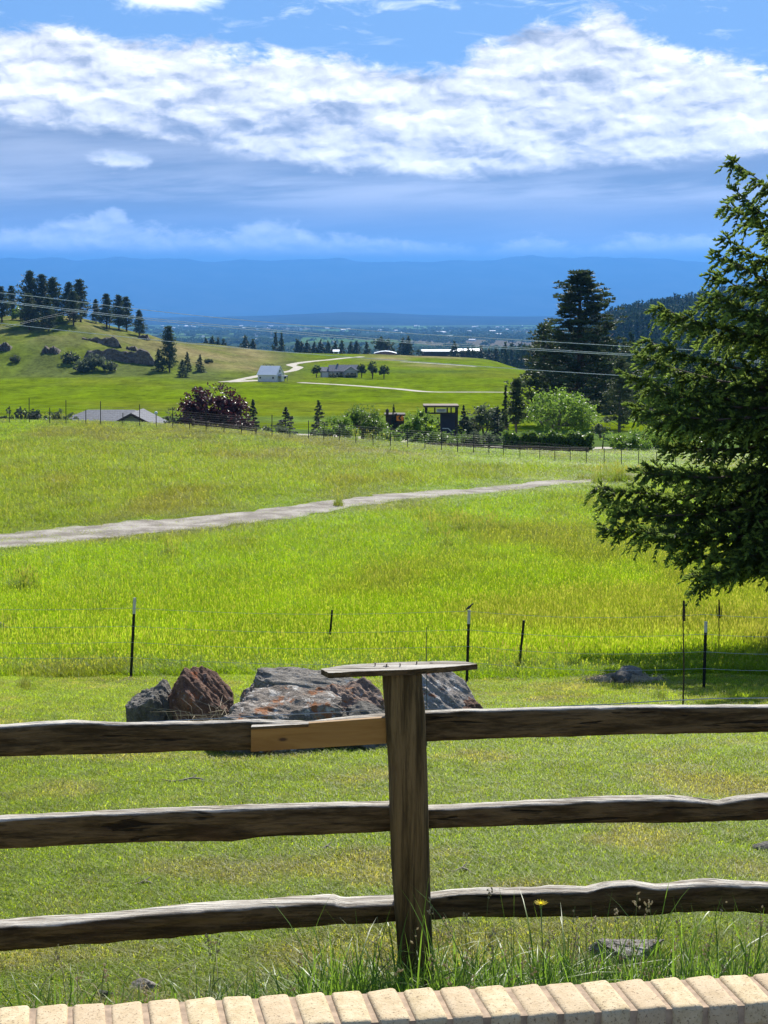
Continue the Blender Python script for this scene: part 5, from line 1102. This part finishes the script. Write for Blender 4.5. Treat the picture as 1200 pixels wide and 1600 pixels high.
# ------------------------------------------------------------------ rock outcrops on the hill
m_cliff, X = new_mat('hill_rock'); p = X.pos(); n1 = X.noise(X.scl(p, (.5, .5, .9)), 1, 7, .7); n2 = X.noise(p, 2.2, 5, .7)
out(X, bsdf(X, X.mix(X.step(n1*.6+n2*.4, .35, .65), (.10, .085, .07), (.27, .225, .175)), .95, .15, n1+n2*.5, .6, 1.0).outputs[0])
def outcrop(px0, px1, ptop, pbase, seed, lab):
    g = G((px0+px1)/2, pbase, 300); k = (g[1]*CP-g[2]*SP)/F; wd = (px1-px0)*k; h = (Sl(ptop)*(g[1]+3)-g[2]); rg = np.random.default_rng(seed); n = 44; m_ = 14; V = []
    for i in range(n+1):
        u = i/n; x = g[0]+(u-.5)*wd; env = min(1, u/.10, (1-u)/.12)**.6; hh = h*env*(.35+1.1*float(fbm(np.array([u*7.]), np.array([seed*1.]), 3, 3)[0]))
        y0 = g[1]-.5
        for j in range(m_+1):
            t = j/m_
            if t < .7: q = t/.7; yy_ = y0+.9*q+3.4*(float(fbm(np.array([u*16.]), np.array([q*2.6+seed]), 5, 4)[0])-.5)*env; zz = g[2]-1.2+(hh+1.2)*q
            else: q = (t-.7)/.3; yy_ = y0+.9+7*q; zz = g[2]+hh*(1-.1*q)+(float(hz(x, yy_))-g[2]-hh*.9-.6)*q**1.5
            V.append((x, yy_, zz))
    Fs = [(i*(m_+1)+j, (i+1)*(m_+1)+j, (i+1)*(m_+1)+j+1, i*(m_+1)+j+1) for i in range(n) for j in range(m_)]
    tag(link('rock_outcrop', qmesh('rock_outcrop', V, Fs, False), m_cliff), lab, 'rock outcrop', 'rock outcrops on the left hill')
outcrop(123, 186, 527, 537, 1, 'upper ledge of dark rock on the left hill')
outcrop(128, 241, 545, 565, 2, 'longest dark rock face low on the left hill')
outcrop(64, 92, 541, 553, 3, 'small rock block left of the long rock face')
outcrop(-6, 16, 537, 549, 4, 'rock ledge low on the hill at the left edge')
outcrop(196, 214, 540, 548, 5, 'small reddish ledge above the right end of the long rock face')
outcrop(215, 232, 523, 529, 6, 'little rock ledge under the lone ridge pine')

# ------------------------------------------------------------------ buildings
m_wall_w = plain('white_siding', (.78, .77, .74), .7, .08, .6); m_wall_g = plain('grey_siding', (.40, .41, .40), .8, .12, .8); m_roof_d = plain('grey_shingles', (.155, .17, .20), .9, .3, 1.6); m_roof_w = plain('white_metal_roof', (.80, .82, .84), .35, .06, .4, spec=.5)
m_roof_b = plain('blue_grey_shingles', (.17, .175, .19), .9, .22, 3.0); m_glass = plain('dark_window', (.03, .035, .045), .15, .2, 1, spec=.6); m_trim = plain('white_trim', (.74, .74, .72), .6, .05, 1); m_darkw = plain('dark_stained_timber', (.055, .042, .036), .8, .3, 4); m_navy = plain('dark_blue_panel', (.045, .052, .085), .6, .12, 2)
m_beam = plain('brown_timber', (.16, .115, .08), .8, .3, 5); m_sign = plain('pale_sign_board', (.60, .60, .58), .6, .08, 3); m_black = plain('black_paint', (.015, .015, .015), .6, .1, 4); m_orange = plain('orange_sign', (.85, .24, .03), .5, .05, 4); m_red = plain('red_siding', (.20, .13, .11), .8, .15, 1)
def gable(mb_wall, mb_roof, x0, x1, y0, y1, z0, zw, zr, axis='x', ov=.4, th=.16):
    """walls with gables and a two slope roof, ridge along axis"""
    if axis == 'x':
        ym = (y0+y1)/2; mb_wall.prism([(y0, z0), (y1, z0), (y1, zw), (ym, zr-.05), (y0, zw)], x0, x1, 'x')
        sl_ = (zr-zw)/(ym-y0)
        for s, ye in ((-1, y0), (1, y1)):
            e = ye+s*ov; ze = zw-sl_*ov; mb_roof.prism([(e, ze+.02), (ym, zr+.02), (ym, zr+th+.02), (e, ze+th+.02)], x0-ov, x1+ov, 'x')
    else:
        xm = (x0+x1)/2; mb_wall.prism([(x0, z0), (x1, z0), (x1, zw), (xm, zr-.05), (x0, zw)], y0, y1, 'y')
        sl_ = (zr-zw)/(xm-x0)
        for s, xe in ((-1, x0), (1, x1)):
            e = xe+s*ov; ze = zw-sl_*ov; mb_roof.prism([(e, ze+.02), (xm, zr+.02), (xm, zr+th+.02), (e, ze+th+.02)], y0-ov, y1+ov, 'y')
def window(root, x, y, z, w_, h_, face='y'):
    fr = MB(); t = .12
    s = (w_, .08, h_) if face == 'y' else (.08, w_, h_)
    for dx_, dz_, a, b in ((0, h_/2, w_+t, t), (0, -h_/2, w_+t, t), (-w_/2, 0, t, h_-t), (w_/2, 0, t, h_-t)):
        fr.box((x+dx_, y, z+dz_) if face == 'y' else (x, y+dx_, z+dz_), (a, .10, b) if face == 'y' else (.10, a, b))
    f = fr.build('window', m_trim, root); MB().box((x, y+.02, z) if face == 'y' else (x-.02, y, z), (w_-t, .05, h_-t) if face == 'y' else (.05, w_-t, h_-t)).build('pane', m_glass, f); return f
# grey house on the rise
g = G(537, 589.5, 300); k = g[1]/F; house = thing('grey_house', 'long grey house with a dark shingle roof and front gable on the far field', 'house', g-np.array((0, 0, .1)), .05); house.scale = (.8, .8, .86)
W_, R_ = MB(), MB(); gable(W_, R_, -6.2, 6.2, 0, 8, -1, 2.6, 4.9); gable(W_, R_, .2, 6.0, -2.2, 1.2, -1, 2.55, 4.4, 'y'); gable(W_, R_, -10.2, -6.3, 1, 7.5, -1, 2.5, 4.0)
W_.build('wall', m_wall_g, house); R_.build('roof', m_roof_d, house)
for x, z, w_ in ((1.9, 1.5, 1.0), (3.6, 1.5, 1.6), (5.0, 1.5, .9)): window(house, x, -2.28, z, w_, 1.3)
for x in (-4.6, -2.9): window(house, x, -.08, 1.5, 1.1, 1.2)
MB().box((-1.1, -.06, 1.0), (1.0, .08, 2.1)).build('door', m_darkw, house); MB().box((-8.2, .94, 1.05), (2.6, .08, 2.1)).build('garage_door', m_trim, house); MB().box((3.1, -2.25, 3.0), (5.6, .08, .18)).build('trim', m_trim, house); MB().box((-2.6, 4, 5.1), (.7, .7, 1.0)).build('chimney', m_roof_d, house)
g2 = G(506.5, 588.5, 300); sh = thing('dark_shed', 'small dark shed at the left end of the grey house', 'shed', g2); W_, R_ = MB(), MB(); gable(W_, R_, -.9, .9, 0, 2.2, -.5, 2.0, 2.6, 'y', .2, .1); W_.build('wall', m_darkw, sh); R_.build('roof', m_roof_d, sh)
for i, (px, w_) in enumerate(((521, 2.6), (532, 1.8), (545, 2.4), (553, 1.6))): tree('foundation_shrub', SB[i % 3], G(px, 590.3, 300)+np.array((0, -1.0, 0)), 'low dark shrub against the front of the grey house', 'shrub', 'shrubs along the front of the grey house', i*2., (w_/6, w_/6, 1.5/5), (m_bark2, M_PINE))
# white barn
g = G(417, 596.5, 300); k = g[1]/F; barn = thing('white_barn', 'white barn with a bright metal roof beside the winding drive', 'barn', g, -.30)
bw = 33*k; W_, R_ = MB(), MB(); gable(W_, R_, -bw*.46, bw*.46, 0, 7.0, -.8, 2.3, 4.9, 'x', .3, .14); W_.build('wall', m_wall_w, barn); R_.build('roof', m_roof_w, barn)
for x in (-2.3, 2.2): window(barn, x, -.06, 1.3, .7, .7)
MB().box((bw*.46+.03, 3.5, 1.2), (.06, 2.4, 2.3)).build('door', m_wall_g, barn); MB().box((bw*.46+.03, 3.5, 3.3), (.06, .8, .8)).build('vent', m_glass, barn)
MB().box((bw*.46+1.2, 3.2, 1.75), (2.4, 3.2, .12)).box((bw*.46+2.2, 1.8, .85), (.12, .12, 1.7)).box((bw*.46+2.2, 4.6, .85), (.12, .12, 1.7)).build('lean_to', m_roof_d, barn)
g = G(419, 577.5, 300); ar = thing('arched_frame', 'dark frame of joined arches standing behind the white barn', 'arch frame', g); mb = MB()
for x0, x1 in ((-2.2, -.7), (-.7, .8), (.8, 2.3)):
    mb.tube([(x0, 0, -.3), (x0, 0, 1.5), (x0+.25, 0, 2.0), ((x0+x1)/2, 0, 2.3), (x1-.25, 0, 2.0), (x1, 0, 1.5), (x1, 0, -.3)], .11, 5)
mb.build('arches', m_darkw, ar)
# parked pickup by the barn
g = G(438, 591.5, 300); car = thing('white_pickup', 'white pickup parked at the right end of the white barn', 'pickup', g, .35)
MB().prism([(-2.4, .45), (2.35, .45), (2.45, .75), (2.4, 1.05), (1.2, 1.15), (.75, 1.75), (-.6, 1.8), (-.8, 1.15), (-2.4, 1.12)], -.9, .9, 'y').build('body', m_trim, car, bevel=.05)
MB().prism([(1.05, 1.18), (.68, 1.66), (-.5, 1.70), (-.62, 1.2)], -.915, .915, 'y').build('window', m_glass, car)
for x in (-1.5, 1.5):
    for y in (-.82, .82):
        wm = MB(); wm.tube([(x, y-.11, .36), (x, y+.11, .36)], .36, 14); wm.build('wheel', m_black, car)
# far barns over the rise
g = at(602, 905); fb = thing('round_roofed_barn', 'far barn with a curved white roof and lean-to over the rise', 'barn', (g[0], g[1], Sl(559.5)*905), 0)
arc = [(-7, 2.9), (-5, 3.5), (-2.5, 4.0), (0, 4.2), (2.5, 4.0), (5, 3.5), (7, 2.9)]; R_ = MB().prism(arc+[(x, z-.25) for x, z in reversed(arc)], -.6, 16, 'y'); R_.build('roof', m_roof_w, fb)
MB().prism([(-6.6, -2), (6.6, -2), (6.6, 2.6), (4.8, 3.2), (2.5, 3.7), (0, 3.9), (-2.5, 3.7), (-4.8, 3.2), (-6.6, 2.6)], .0, 15, 'y').build('wall', m_red, fb)
MB().box((-1.2, -2.2, 1.9), (5.2, 4, .14)).box((-3.6, -4, .6), (.14, .14, 2.6)).box((1.2, -4, .6), (.14, .14, 2.6)).build('canopy', m_roof_w, fb); MB().box((-1.2, -.05, .2), (3.2, .1, 2.9)).build('door', m_trim, fb)
def shed(px0, px1, ptop, pbase, Y, mw_, mr, lab, name='long_shed', n_op=5):
    a, b = P(px0, pbase, Y), P(px1, pbase, Y); h = (Sl(ptop)-Sl(pbase))*Y; L = b[0]-a[0]; r = thing(name, lab, 'shed', ((a[0]+b[0])/2, Y, a[2]))
    W_, R_ = MB(), MB(); gable(W_, R_, -L/2, L/2, 0, 9, -6, h*.55, h, 'x', .5, .2); W_.build('wall', mw_, r); R_.build('roof', mr, r)
    for i in range(n_op): MB().box((-L/2+(i+.5)*L/n_op, -.05, h*.2), (L/n_op*.7, .1, h*.45)).build('opening', m_glass, r)
shed(659, 717, 546.8, 552, 985, m_darkw, m_roof_w, 'long open sided shed with a pale roof beyond the far field')
shed(716, 753, 545.5, 552, 1000, m_darkw, m_roof_w, 'second pale roofed shed right of the long open shed', n_op=4)
shed(521, 529, 547, 552.5, 930, m_wall_w, m_roof_w, 'tiny white shed in front of the shelter row', 'white_shed', 1)
# low grey roofed house just beyond the crest
g = at(172, 168); k = 168/F; hz0 = thing('low_house', 'house sunk behind the crest so only its grey roof and gable show', 'house', (g[0], g[1], g[2]-.4), .0); z0 = g[2]-.4
zr = Sl(640.5)*172-z0; W_, R_ = MB(), MB(); X0 = lambda px: (px-172)*k
hip = MB(); ze = Sl(662)*168-z0; hv = [(X0(80), 0, ze), (X0(236), 0, ze), (X0(236), 9, ze), (X0(80), 9, ze), (X0(126), 4.5, zr), (X0(200), 4.5, zr)]
hip.add(hv+[(a, b, c-.2) for a, b, c in hv[:4]], [(0, 1, 5, 4), (1, 2, 5), (2, 3, 4, 5), (3, 0, 4), (6, 9, 8, 7), (0, 6, 7, 1), (1, 7, 8, 2), (2, 8, 9, 3), (3, 9, 6, 0)]); hip.build('roof', m_roof_b, hz0)
MB().box((X0(158), 4.5, (ze-.3)/2-.2), (X0(230)-X0(86), 8.2, ze+.1)).build('wall', m_wall_g, hz0)
gz = Sl(647.5)*165-z0; ge = Sl(667)*165-z0; W_, R_ = MB(), MB(); gable(W_, R_, X0(180), X0(249), -3.2, 4, -.5, ge+.1, gz, 'y', .5, .18); wing = W_.build('gable_wall', m_wall_g, hz0); R_.build('gable_roof', m_roof_b, hz0)
fa = MB(); xm_ = (X0(180)+X0(249))/2; sl_ = (gz-ge-.1)/(xm_-X0(180))
for s in (-1, 1):
    ex = xm_+s*((X0(249)-X0(180))/2+.5); ezz = gz-sl_*abs(ex-xm_); fa.prism([(ex, ezz-.12), (xm_, gz-.12), (xm_, gz+.19), (ex, ezz+.19)], -3.80, -3.715, 'y')
fa.build('fascia', m_darkw, hz0); window(hz0, xm_-.9, -3.26, ge-.55, .9, .8)
# lamp post near the roof
lp = thing('garden_lamp', 'white headed garden lamp beside the grey gable', 'lamp', at(244.5, 158)); zt = Sl(644)*158-lp.location.z
MB().tube([(0, 0, -.2), (0, 0, zt-.25)], .045, 8).build('pole', m_steel, lp); MB().lathe([(.05, zt-.3), (.17, zt-.22), (.19, zt-.05), (.12, zt+.06), (.02, zt+.1)], (0, 0, 0), 12).build('lamp_shade', m_trim, lp)
# roadside pavilion with sign, and the dark hut with the chevron board
Yp = 172; k = Yp/F; g = at(689, Yp); pv = thing('roadside_pavilion', 'dark timber pavilion with a flat roof and a pale sign board', 'pavilion', g); xz = lambda px, py: ((px-689)*k, Sl(py)*Yp-g[2])
x0, zt = xz(662, 633); x1, _ = xz(717, 634)
MB().box((0, 1.2, zt-.12), (x1-x0, 3.6, .22)).build('flat_roof', m_beam, pv)
b2 = MB(); z1 = xz(0, 637.5)[1]; zb = xz(0, 645.5)[1]
b2.box((.02, -.2, zb), (x1-x0-.5, .2, .18))
b2.build('beam', m_darkw, pv)
for px in (665.5, 679, 698.5, 704.5, 713): 
    xx_, _ = xz(px, 0); full = px in (665.5, 713); MB().box((xx_, -.2, (zt-.24)/2 if full else (z1+zb)/2+.06), (.34 if full else .16, .22, zt-.25 if full else z1-zb)).build('post', m_darkw, pv)
sx0, sz0 = xz(681.5, 643.8); sx1, sz1 = xz(697, 638.2); sb = MB().box(((sx0+sx1)/2, -.34, (sz0+sz1)/2), (sx1-sx0, .06, sz1-sz0)).build('sign_board', m_sign, pv)
ln = MB()
for i, (a, b) in enumerate(((.12, .88), (.2, .8))): ln.box((sx0+(sx1-sx0)*(a+b)/2, -.376, sz0+(sz1-sz0)*(.64-.3*i)), ((sx1-sx0)*(b-a), .008, (sz1-sz0)*.14))
ln.build('sign_lines', m_black, sb)
wx0, wz1 = xz(688, 646.5); wx1, _ = xz(712, 646); MB().box(((wx0+wx1)/2, .9, wz1/2-.1), (wx1-wx0, .16, wz1+.0)).build('wall', m_navy, pv)
rl = MB(); a = xz(691, 669); b = xz(700, 669); c_ = xz(706, 675); rl.tube([(a[0], -.5, a[1]), (b[0], -.5, b[1]), (c_[0], -.5, c_[1])], .06, 6); rl.build('handrail', m_trim, pv)
Yc = 170; g = at(617, Yc); k = Yc/F; hut = thing('dark_hut', 'low dark timber hut with finials left of the pavilion', 'hut', g); xz = lambda px, py: ((px-617)*k, Sl(py)*Yc-g[2])
a, b = xz(603.5, 647), xz(632.5, 647); MB().box((0, 1.4, b[1]/2-.1), (b[0]-a[0], 2.6, b[1]-.2)).build('wall', m_darkw, hut); MB().box((0, 1.4, b[1]-.1), (b[0]-a[0]+.3, 3.0, .16)).build('roof', m_darkw, hut)
fn = MB()
for px in (604.5,): q = xz(px, 0)[0]; fn.box((q+.05, .1, b[1]+.16), (.32, .32, .36)); fn.lathe([(.24, .0), (.2, .12), (.05, .28), (.02, .34)], (q+.05, .1, b[1]+.32), 10)
fn.build('finial', m_darkw, hut)
a, b = xz(619.5, 657.5), xz(630.5, 648.5); cs = thing('chevron_sign', 'orange board with a black chevron pointing left on the dark hut', 'sign', (g[0]+(a[0]+b[0])/2, g[1]-.06, g[2]+(a[1]+b[1])/2)); w_, h_ = b[0]-a[0], b[1]-a[1]
MB().box((0, 0, 0), (w_, .04, h_)).build('board', m_orange, cs); MB().prism([(.24*w_, .42*h_), (-.02*w_, .42*h_), (-.26*w_, 0), (-.02*w_, -.42*h_), (.24*w_, -.42*h_), (.02*w_, 0)], -.032, -.022, 'y').build('chevron', m_black, cs)

# ------------------------------------------------------------------ fences along the crest
m_pst = plain('grey_fence_post', (.065, .06, .052), .85, .3, 10); m_thin = plain('dull_fence_wire', (.10, .105, .10), .5, .1, 10, metal=.4)
def crest_fence(name, lab, posts, Yb, r, strands, wr_):
    pts = []
    for px, pt_, pb in posts:
        b = at(px, Yb) if pb is None else G(px, pb, 60); pts.append((b, P(px, pt_, b[1])))
    root = thing(name, lab, 'wire fence', pts[0][0]); o = np.array(root.location)
    for (b, t), (px, _, _) in zip(pts, posts): MB().tube([b-np.array((0, 0, .3))-o, t-o], r if not hasattr(r, '__call__') else r(px), 6).build('post', m_pst, root)
    mw_ = MB(); H = np.median([t[2]-b[2] for b, t in pts])
    for f in np.linspace(.08, .97, strands): mw_.tube([b+np.array((0, -.05, H*f+.015*math.sin(i*2+f*9)))-o for i, (b, t) in enumerate(pts)], wr_, 3)
    for i in range(len(pts)-1):
        for u in np.linspace(0, 1, 10)[1:-1]:
            q = pts[i][0]+(pts[i+1][0]-pts[i][0])*u-o; mw_.tube([q+np.array((0, -.05, H*.08)), q+np.array((0, -.05, H*.97))], wr_*.5, 3)
    mw_.build('wire_mesh', m_thin, root)
crest_fence('deer_fence', 'tall wire deer fence on thin posts along the crest of the meadow', [(-20, 630, None), (14.5, 634, None), (45.5, 622, None), (77.5, 637, None), (103, 625, None), (134, 640, None), (157, 627, None), (192, 645, None), (218, 632, None), (244, 648, None), (270, 637, None), (296, 650, None), (322, 638, None), (350, 655, None), (377, 642, None), (400, 660, None), (425, 648, None), (453, 664, None), (482, 657, None), (506, 668, None), (530, 662, None), (556, 672, None), (583, 666, None), (610, 676, None), (637, 670, None), (664, 680, None), (690, 674, None), (715, 684, None), (740, 676, None), (764, 675, None)], 119.5, lambda px: .034, 9, .006)
crest_fence('garden_wire_fence', 'wire fence on short posts crossing the meadow in front of the clipped hedge', [(764, 676, 710), (786.5, 682, 714), (812.5, 688, 717), (843.5, 691, 719), (867, 693, 721), (891, 696, 724), (916, 698, 726), (944, 700, 727), (971, 702, 728), (998, 704, 730), (1026, 706, 731), (1056, 708, 733), (1088, 710, 735)], 110, .028, 7, .005)
def rail_fence(lab, pxs, Y, ptop, rails):
    root = thing('garden_rail_fence', lab, 'rail fence', at(pxs[0], Y)); o = np.array(root.location)
    B_ = [at(px, Y)-o for px in pxs]; hs = [Sl(ptop+(i*(rails[2]) if len(rails) > 2 else 0))*Y-(b[2]+o[2]) for i, b in enumerate(B_)]
    for b, h in zip(B_, hs): MB().box(b+np.array((0, 0, h/2-.1)), (.2, .2, h+.2)).build('post', m_beam, root)
    for f in rails[:2]:
        for i in range(len(B_)-1): MB().tube([B_[i]+np.array((0, -.12, hs[i]*f)), B_[i+1]+np.array((0, -.12, hs[i+1]*f))], .075, 6).build('rail', m_beam, root)
rail_fence('wooden rail fence in front of the maroon tree', [302, 325, 348, 377, 400], 126, 655, (.45, .82, 3.2))
rail_fence('low wooden rail fence between the garden shrubs and the wire fence', [668, 692, 716, 740, 764, 788, 812, 836, 862, 890, 918], 129, 692, (.5, .9, .8))

# ------------------------------------------------------------------ power lines and pole
m_dull = plain('dull_cable', (.30, .31, .31), .6, .1, 1)
m_cable = plain('bare_aluminium_cable', (.86, .87, .88), .5, .03, 1)
def cable(lab, pts, Y0, Y1, r=.022):
    xs = [q[0] for q in pts]; P0 = np.linspace(xs[0], xs[-1], 70); V = []
    ys = pchip(np.array(xs, float), np.array([q[1] for q in pts], float), P0)
    for px, py in zip(P0, ys): V.append(P(px, py, Y0+(Y1-Y0)*(px-xs[0])/(xs[-1]-xs[0])))
    tag(MB().tube(V, r, 6).build('power_cable', m_cable), lab, 'power cable', 'power cables crossing above the fields')
cable('uppermost power cable crossing above the far fields', [(-700, 410), (0, 457.5), (140, 473.5), (207, 482), (400, 502), (640, 521), (793, 530), (1004, 542.5), (1400, 562), (1900, 580)], 118, 92)
cable('upper wire of the close pair of power cables', [(-700, 415), (0, 470), (100, 482), (206, 494.5), (400, 513), (640, 533), (824, 544), (1012, 555), (1400, 574), (1900, 592)], 119, 93, .020)
cable('lower wire of the close pair of power cables', [(-700, 418), (0, 472), (100, 484.5), (206, 497), (400, 516), (640, 536), (824, 546.5), (1012, 557), (1400, 576), (1900, 594)], 120, 94, .020)
cable('lowest power cable crossing in front of the far house', [(-700, 430), (0, 505), (115, 518), (300, 537), (470, 552), (640, 564.5), (832, 578), (1085, 593.5), (1400, 610), (1900, 630)], 117, 90, .020)
g = G(171, 513, 300); up = thing('utility_pole', 'thin utility pole with a cross arm among the ridge pines', 'utility pole', g); zt = Sl(471)*g[1]-g[2]
MB().tube([(0, 0, -1), (0, 0, zt)], .2, 8).build('pole', m_beam, up); MB().box((0, 0, zt-1.0), (3.0, .16, .2)).box((0, 0, zt-2.4), (2.2, .16, .2)).build('cross_arm', m_beam, up)
MB().tube([(-2.8, .3, -.5), (-.2, .1, zt*.85)], .06, 5).build('stay_wire', m_cable, up)
q = np.array(up.location)
for i, (dz_, py0, py1, py2) in enumerate(((zt-.9, 523, 511.5, 495), (zt-2.3, 526, 514, 497.5))):
    V = [P(-260, py0+32, 250), P(0, py1, 300), P(70, py2, 380), q+np.array((-1.2+.4*i, 0, dz_))]; t = np.array([0., 1, 2, 3]); tt = np.linspace(0, 3, 40); Vs = np.stack([pchip(t, np.array([v[j] for v in V]), tt) for j in range(3)], 1)
    tag(MB().tube(list(Vs), .02, 5).build('power_cable', m_dull), ('upper' if i == 0 else 'lower')+' cable climbing from the left edge to the utility pole', 'power cable', 'cables to the utility pole')

# ------------------------------------------------------------------ town on the valley floor
m_town = plain('pale_town_roof', (.66, .67, .68), .7, .15, .2); rg = np.random.default_rng(91); hm = []
for i in range(4):
    L, D_, H = (9, 8, 3.2) if i < 2 else (26, 16, 5); W_, R_ = MB(), MB(); gable(W_, R_, -L/2, L/2, 0, D_, -3, H, H+2.2, 'x', .5, .25); mw_, mr = W_.mesh('wall'), R_.mesh('roof'); mw_.materials.append((m_wall_w, m_trim)[i % 2]); mr.materials.append((m_town, m_roof_d, m_town, m_town)[i]); hm.append((mw_, mr))
town = [(263, 509, 3), (289, 508.5, 3), (303, 512, 2), (315, 509.5, 3), (323, 515, 1), (254, 509.5, 2), (390, 514, 3), (380, 514, 2), (367, 511, 1), (424, 510, 2), (466, 516, 3), (463, 512, 2), (512, 514, 3), (537, 517, 2), (553, 517, 1), (595, 517, 2), (620, 518, 2), (695, 521, 3), (737, 533, 3), (770, 519, 2), (780, 524, 2), (670, 528, 1), (700, 528, 2), (655, 509, 1), (681, 509, 1), (345, 513, 1)]
for _ in range(110):
    px = rg.uniform(232, 835); py = rg.normal(513, 4.5) if rg.random() < .75 else rg.uniform(515, 536); town.append((px, max(505, py), int(rg.integers(0, 4)) if rg.random() < .4 else int(rg.integers(0, 2))))
for px, py, i in town:
    g = G(px, py, 1800); 
    if g[2] > -70 or g[1] > 11000: continue
    r = thing('town_house' if i < 2 else 'town_warehouse', 'tiny pale house of the far town on the valley floor' if i < 2 else 'long pale warehouse of the far town on the valley floor', 'house' if i < 2 else 'warehouse', g, rg.normal(0, .5), 'houses of the far town' if i < 2 else 'warehouses of the far town'); s = rg.uniform(.75, 1.15); r.scale = (s, s, s*1.1)
    link('wall', hm[i][0], None, r); link('roof', hm[i][1], None, r)

# ------------------------------------------------------------------ foothills, mountains, haze
m_mtn, X = new_mat('mountain_forest'); p = X.pos(); n1 = X.noise(p, .0016, 8, .6); out(X, bsdf(X, X.mix(X.step(n1, .4, .65), (.010, .016, .014), (.026, .032, .028)), 1, 0).outputs[0])
def range_mesh(name, top, Ya, Yb, Yc, lab, z0=-92, rough=.08, seed=5):
    U_ = np.linspace(-750, 1950, 420); R_ = np.concatenate([np.linspace(Ya, Yb, 40), np.linspace(Yb, Yc, 14)[1:]]); tp = np.interp(U_, [a for a, _ in top], [b for _, b in top]); V = []
    uu_, rr_ = np.meshgrid(U_, R_, indexing='ij'); x = (uu_-600)/F*rr_; zt = np.array([Sl(t) for t in tp])[:, None]*Yb
    f = np.where(rr_ <= Yb, (rr_-Ya)/(Yb-Ya), 1-(rr_-Yb)/(Yc-Yb)); f = np.clip(f, 0, 1)
    rid = 1-np.abs(fbm(x/1500, rr_/1500, seed, 5)-.5)*2; z = z0+(zt-z0)*np.clip(f**1.15*(1+rough*4*(rid-.72)*(1-f*.55)), 0, 1.06)
    V = np.stack([x, rr_, z], 2).reshape(-1, 3); n_ = len(R_); ii = np.arange((len(U_)-1)*(n_-1)); a, b = ii//(n_-1), ii % (n_-1)
    tag(link(name, qmesh(name, V, np.stack([a*n_+b, (a+1)*n_+b, (a+1)*n_+b+1, a*n_+b+1], 1), True), m_mtn), lab, name, kind='structure')
range_mesh('mountains', [(-750, 400), (-200, 402), (0, 404), (100, 402), (200, 403), (300, 406), (430, 409), (520, 406), (620, 403), (700, 405), (820, 402), (930, 405), (1020, 407), (1100, 411), (1200, 416), (1400, 408), (1950, 404)], 20500, 25500, 27600, 'far mountain range fading to flat blue')
range_mesh('foothills', [(-750, 494), (100, 497), (240, 496), (330, 495), (420, 493.5), (480, 491), (540, 487.5), (600, 488.5), (660, 492), (740, 494), (820, 495), (900, 494), (1200, 492), (1950, 490)], 11500, 14500, 17000, 'low wooded rises at the far edge of the valley', rough=.1, seed=9)
hb = MB().box((0, 13800, 570), (34000, 28800, 1330)); hz_o = hb.build('haze', None); m, X = new_mat('haze_air')
pv_ = X.node('ShaderNodeVolumePrincipled'); pv_.inputs['Density'].default_value = HAZE_DENSITY; pv_.inputs['Color'].default_value = (.125, .40, .93, 1); pv_.inputs['Anisotropy'].default_value = .25
o_ = X.node('ShaderNodeOutputMaterial'); X.nt.links.new(pv_.outputs[0], o_.inputs['Volume'])
hz_o.data.materials.append(m); tag(hz_o, 'blue air over the whole valley in which far things fade', 'haze', kind='stuff')
